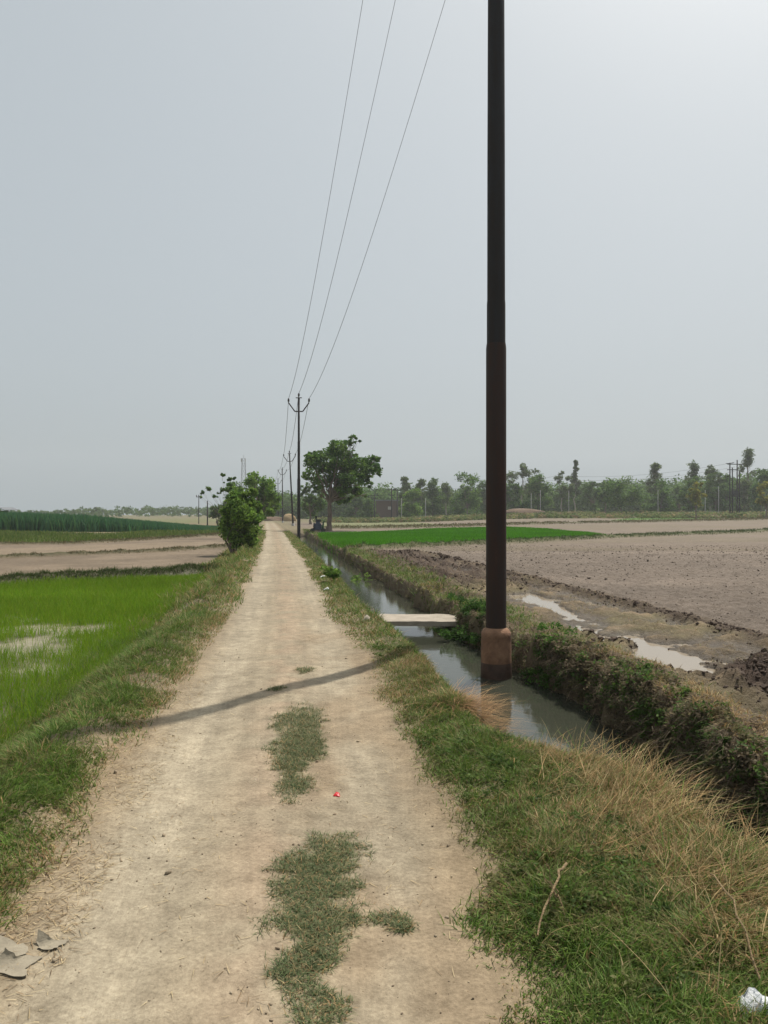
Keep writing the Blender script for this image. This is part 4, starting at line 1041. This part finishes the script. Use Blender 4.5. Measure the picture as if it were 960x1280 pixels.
mound('earth_heap', at(341, 182), 3.2, 1.6, 1.2, M['earth'], 'brown earth heap where the path ends', 'earth heap')
mound('earth_heap', at(652, 168), 5.5, 2.2, 1.9, M['earth'], 'reddish earth mound below the trees right of the iron pole', 'earth heap')
mound('earth_heap', at(889, 150), 4.2, 1.5, .8, M['earth'], 'low reddish earth bank right of the small forward tree', 'earth heap')
# pump engine under the big tree
r = tag(empty('pump_engine', at(397.5, 74.)), 'small dark diesel pump engine parked left of the big tree trunk', 'engine')
m = MB(); m.box((-.0, -.3, .14), (1.25, .09, .1)); m.box((0, .3, .14), (1.25, .09, .1)); m.box((-.5, 0, .14), (.09, .7, .08)); m.box((.5, 0, .14), (.09, .7, .08)); m.build('skid_frame', M['darkmetal'], r)
m = MB(); m.box((0, 0, .48), (.62, .5, .6)); m.box((0, 0, .86), (.36, .4, .2)); m.build('engine_block', M['bluepaint'], r)
m = MB(); m.tube([(-.42, 0, .5), (-.33, 0, .5)], .34, 18); m.tube([(-.46, 0, .5), (-.42, 0, .5)], .08, 10); m.build('flywheel', M['darkmetal'], r)
m = MB(); m.box((.04, .05, 1.06), (.5, .3, .22)); m.build('fuel_tank', M['darkmetal'], r)
m = MB(); m.tube([(-.18, -.1, .95), (-.18, -.1, 1.3)], .05, 8); m.tube([(-.18, -.1, 1.26), (-.18, -.1, 1.5)], .09, 8); m.build('exhaust', M['darkmetal'], r)
m = MB(); m.tube([(.34, 0, .42), (.56, 0, .42)], .22, 14); m.tube([(.5, 0, .42), (.5, 0, .85), (.62, 0, 1.0)], .08, 8); m.build('pump_casing', M['green'], r)
for x, y in ((-.5, -.42), (-.5, .42), (.5, -.42), (.5, .42)):
    m = MB(); m.tube([(x, y - .05, .12), (x, y + .05, .12)], .2, 12); m.build('wheel', M['darkmetal'], r)

# ------------------------------------------------------------------ small things near by
def crumple(name, px, py, sx, sy, h, mat, label, cat, dz=0.0, n=9, seed=0, sheet=False):
    x, y = unproj(px, py, dz); g = np.random.default_rng(seed)
    z = float(H(np.array([x]), np.array([y]))[0])
    t = np.linspace(-1, 1, n); A, B = np.meshgrid(t, t)
    rim = np.maximum(np.abs(A), np.abs(B))
    Z = h * (1 - rim ** 2) * (.55 + .8 * g.random(A.shape)) + .006
    if sheet: Z = .004 + h * (2.6 * np.clip(B * .6 - A * .5 - .25, 0, 9) ** 1.5 + .35 * g.random(A.shape) * (1 - rim)) + .5 * h * np.clip(-B - .55, 0, 1)
    sh = 1 + .25 * np.sin(3 * np.arctan2(B, A) + seed) 
    V = np.stack([x + A * sx * sh + g.normal(0, sx * .06, A.shape), y + B * sy * sh + g.normal(0, sy * .06, A.shape), z + Z], -1).reshape(-1, 3)
    i = np.arange(n - 1)[:, None]; j = np.arange(n - 1)[None]
    F = np.stack([i * n + j, i * n + j + 1, (i + 1) * n + j + 1, (i + 1) * n + j], -1).reshape(-1, 4)
    V2 = V.copy(); V2[:, 2] -= .004
    q = MB(); q.add(V, F); q.add(V2, F[:, ::-1])
    return tag(q.build(name, mat, None, True), label, cat)
crumple('plastic_bag', 942, 1272, .055, .05, .07, M['plastic'], 'crumpled white plastic bag in the grass at the bottom right corner', 'plastic bag', seed=3, dz=.07)
crumple('wrapper', 421, 993, .016, .02, .012, M['redwrap'], 'small bright red wrapper lying on the dirt path', 'wrapper', n=5, seed=4)
crumple('rag', 18, 1208, .06, .05, .022, M['rag'], 'dusty grey rag lying at the left edge of the path', 'rag', seed=5, sheet=True)
crumple('rag', 5, 1190, .07, .055, .018, M['rag'], 'larger dusty rag cut by the left frame edge above the other rag', 'rag', seed=8, sheet=True)
crumple('plastic_scrap', 62, 1180, .045, .03, .02, M['rag'], 'small torn grey plastic scrap on the dirt near the rags', 'plastic scrap', seed=6, sheet=True)
crumple('plastic_scrap', 643, 846, .07, .05, .05, M['plastic'], 'whitish scrap of litter caught at the water edge by the muff', 'litter', dz=-.5, seed=7)
crumple('plastic_scrap', 404, 722, .06, .06, .04, M['plastic'], 'pale scrap of litter in the verge up the canal', 'litter', seed=9)
crumple('plastic_scrap', 409, 738, .06, .05, .04, M['plastic'], 'whitish litter on the verge left of the canal bend', 'litter', seed=10)
crumple('brick_piece', 459, 779, .06, .06, .07, M['slab'], 'pale broken lump in the grass left of the slab bridge', 'rubble', seed=11, n=6)
# dry root stalk in the verge grass
x0, y0 = unproj(672, 1165, .12); x1, y1 = unproj(708, 1100, .12)
m = MB(); g0 = float(H(np.array([x0]), np.array([y0]))[0]); g1 = float(H(np.array([x1]), np.array([y1]))[0])
limb(m, (x0, y0, g0 + .09), (x1, y1, g1 + .12), .0035, .006, .2, 9, .022, 6)
for q in range(7):
    t = rng.uniform(.2, 1); p = np.array([x0 + (x1 - x0) * t, y0 + (y1 - y0) * t, g0 + .11]); limb(m, p, p + rng.normal(0, .05, 3) + np.array([0, 0, .02]), .004, .001, 0, 4, .1, 4)
tag(m.build('dry_stalk', M['straw'], None, True), 'dead straw coloured root stalk lying in the near verge grass', 'dry stalk')
x0, y0 = unproj(950, 1232, .1); x1, y1 = unproj(888, 1125, .1)
m = MB(); limb(m, (x0, y0, .12), (x1, y1, .2), .004, .003, .25, 9, .02, 5)
tag(m.build('bent_straw', M['straw'], None, True), 'long bent dry stem lying across the grass at the lower right', 'dry stem')

# broad leaved weeds by the far canal stretch
def weed(px, py, h, label, tab, dz=0.0):
    x, y = unproj(px, py, dz); z = float(H(np.array([x]), np.array([y]))[0])
    g = tag(empty('leafy_weed', (x, y, z)), label, 'weed')
    m = MB()
    cs = []
    for k in range(6):
        a = rng.uniform(0, 6.28); e = np.array([math.cos(a) * h * .5, math.sin(a) * h * .5, h * rng.uniform(.5, 1)])
        limb(m, (0, 0, -.05), e, .008, .003, .1, 4, .05, 4); cs.append((*e, h * .3)); cs.append((*(e * .6), h * .25))
    m.build('stem', M['straw'], g)
    leafy('foliage', np.array(cs), 26, 1, .05, tab, M['leaf'], g)
weed(432, 715, .42, 'leafy light green weed on the verge edge up the canal', TB)
weed(414, 728, .35, 'pale leafy weed among litter on the verge', TB)
weed(452, 700, .5, 'light green weed on the far bank of the canal bend', TB, .1)

# ------------------------------------------------------------------ air
def haze():
    m = bpy.data.materials.new('haze'); m.use_nodes = True; N = m.node_tree.nodes; N.clear()
    out = N.new('ShaderNodeOutputMaterial'); v = N.new('ShaderNodeVolumePrincipled')
    v.inputs['Color'].default_value = (.90, .93, .97, 1); v.inputs['Density'].default_value = .0004; v.inputs['Anisotropy'].default_value = .3
    m.node_tree.links.new(v.outputs[0], out.inputs['Volume'])
    q = MB(); q.box((0, 300, 22), (1700, 640, 50)); o = q.build('haze', m)
    tag(o, kind='stuff')
HAZE = True
if HAZE: haze()

# ------------------------------------------------------------------ light, sky, camera
ELEV, AZ = 58, 37.6                                            # sun ahead to the right; azimuth from +Y towards +X
S = bpy.data.lights.new('sun', 'SUN'); S.energy = 3.6; S.angle = R(.6); S.color = (1, .95, .87)
so = bpy.data.objects.new('sun', S); COL.objects.link(so)
so.rotation_euler = (R(90 - ELEV), 0, R(180 - AZ))
w = bpy.data.worlds.new('World'); sc.world = w; w.use_nodes = True
N = w.node_tree.nodes; L = w.node_tree.links
sky = N.new('ShaderNodeTexSky'); sky.sky_type = 'NISHITA'; sky.sun_disc = False
sky.sun_elevation = R(ELEV); sky.sun_rotation = R(AZ); sky.air_density = 1.0; sky.dust_density = 7.0; sky.ozone_density = 1.0
hs = N.new('ShaderNodeHueSaturation'); hs.inputs['Saturation'].default_value = .45
L.new(sky.outputs[0], hs.inputs['Color'])
mxw = N.new('ShaderNodeMix'); mxw.data_type = 'RGBA'; mxw.inputs['Factor'].default_value = .67; mxw.inputs['B'].default_value = (4.85, 5.48, 5.8, 1)
L.new(hs.outputs[0], mxw.inputs['A'])
bg = N['Background']; L.new(mxw.outputs['Result'], bg.inputs['Color']); bg.inputs['Strength'].default_value = .088
cam = bpy.data.cameras.new('camera'); co = bpy.data.objects.new('camera', cam); COL.objects.link(co)
co.location = (0, 0, CAMZ); co.rotation_euler = (R(90), 0, 0)
cam.sensor_fit = 'VERTICAL'; cam.sensor_height = 24; cam.lens = 24 * 960 / 1280
cam.clip_start = .05; cam.clip_end = 4000
sc.camera = co
sc.view_settings.view_transform = 'Standard'; sc.view_settings.look = 'None'; sc.view_settings.gamma = 1
sc.view_settings.exposure = 0.32
sc.cycles.use_denoising = True
sc.cycles.max_bounces = 6; sc.cycles.diffuse_bounces = 3; sc.cycles.glossy_bounces = 3; sc.cycles.transmission_bounces = 3; sc.cycles.volume_bounces = 1
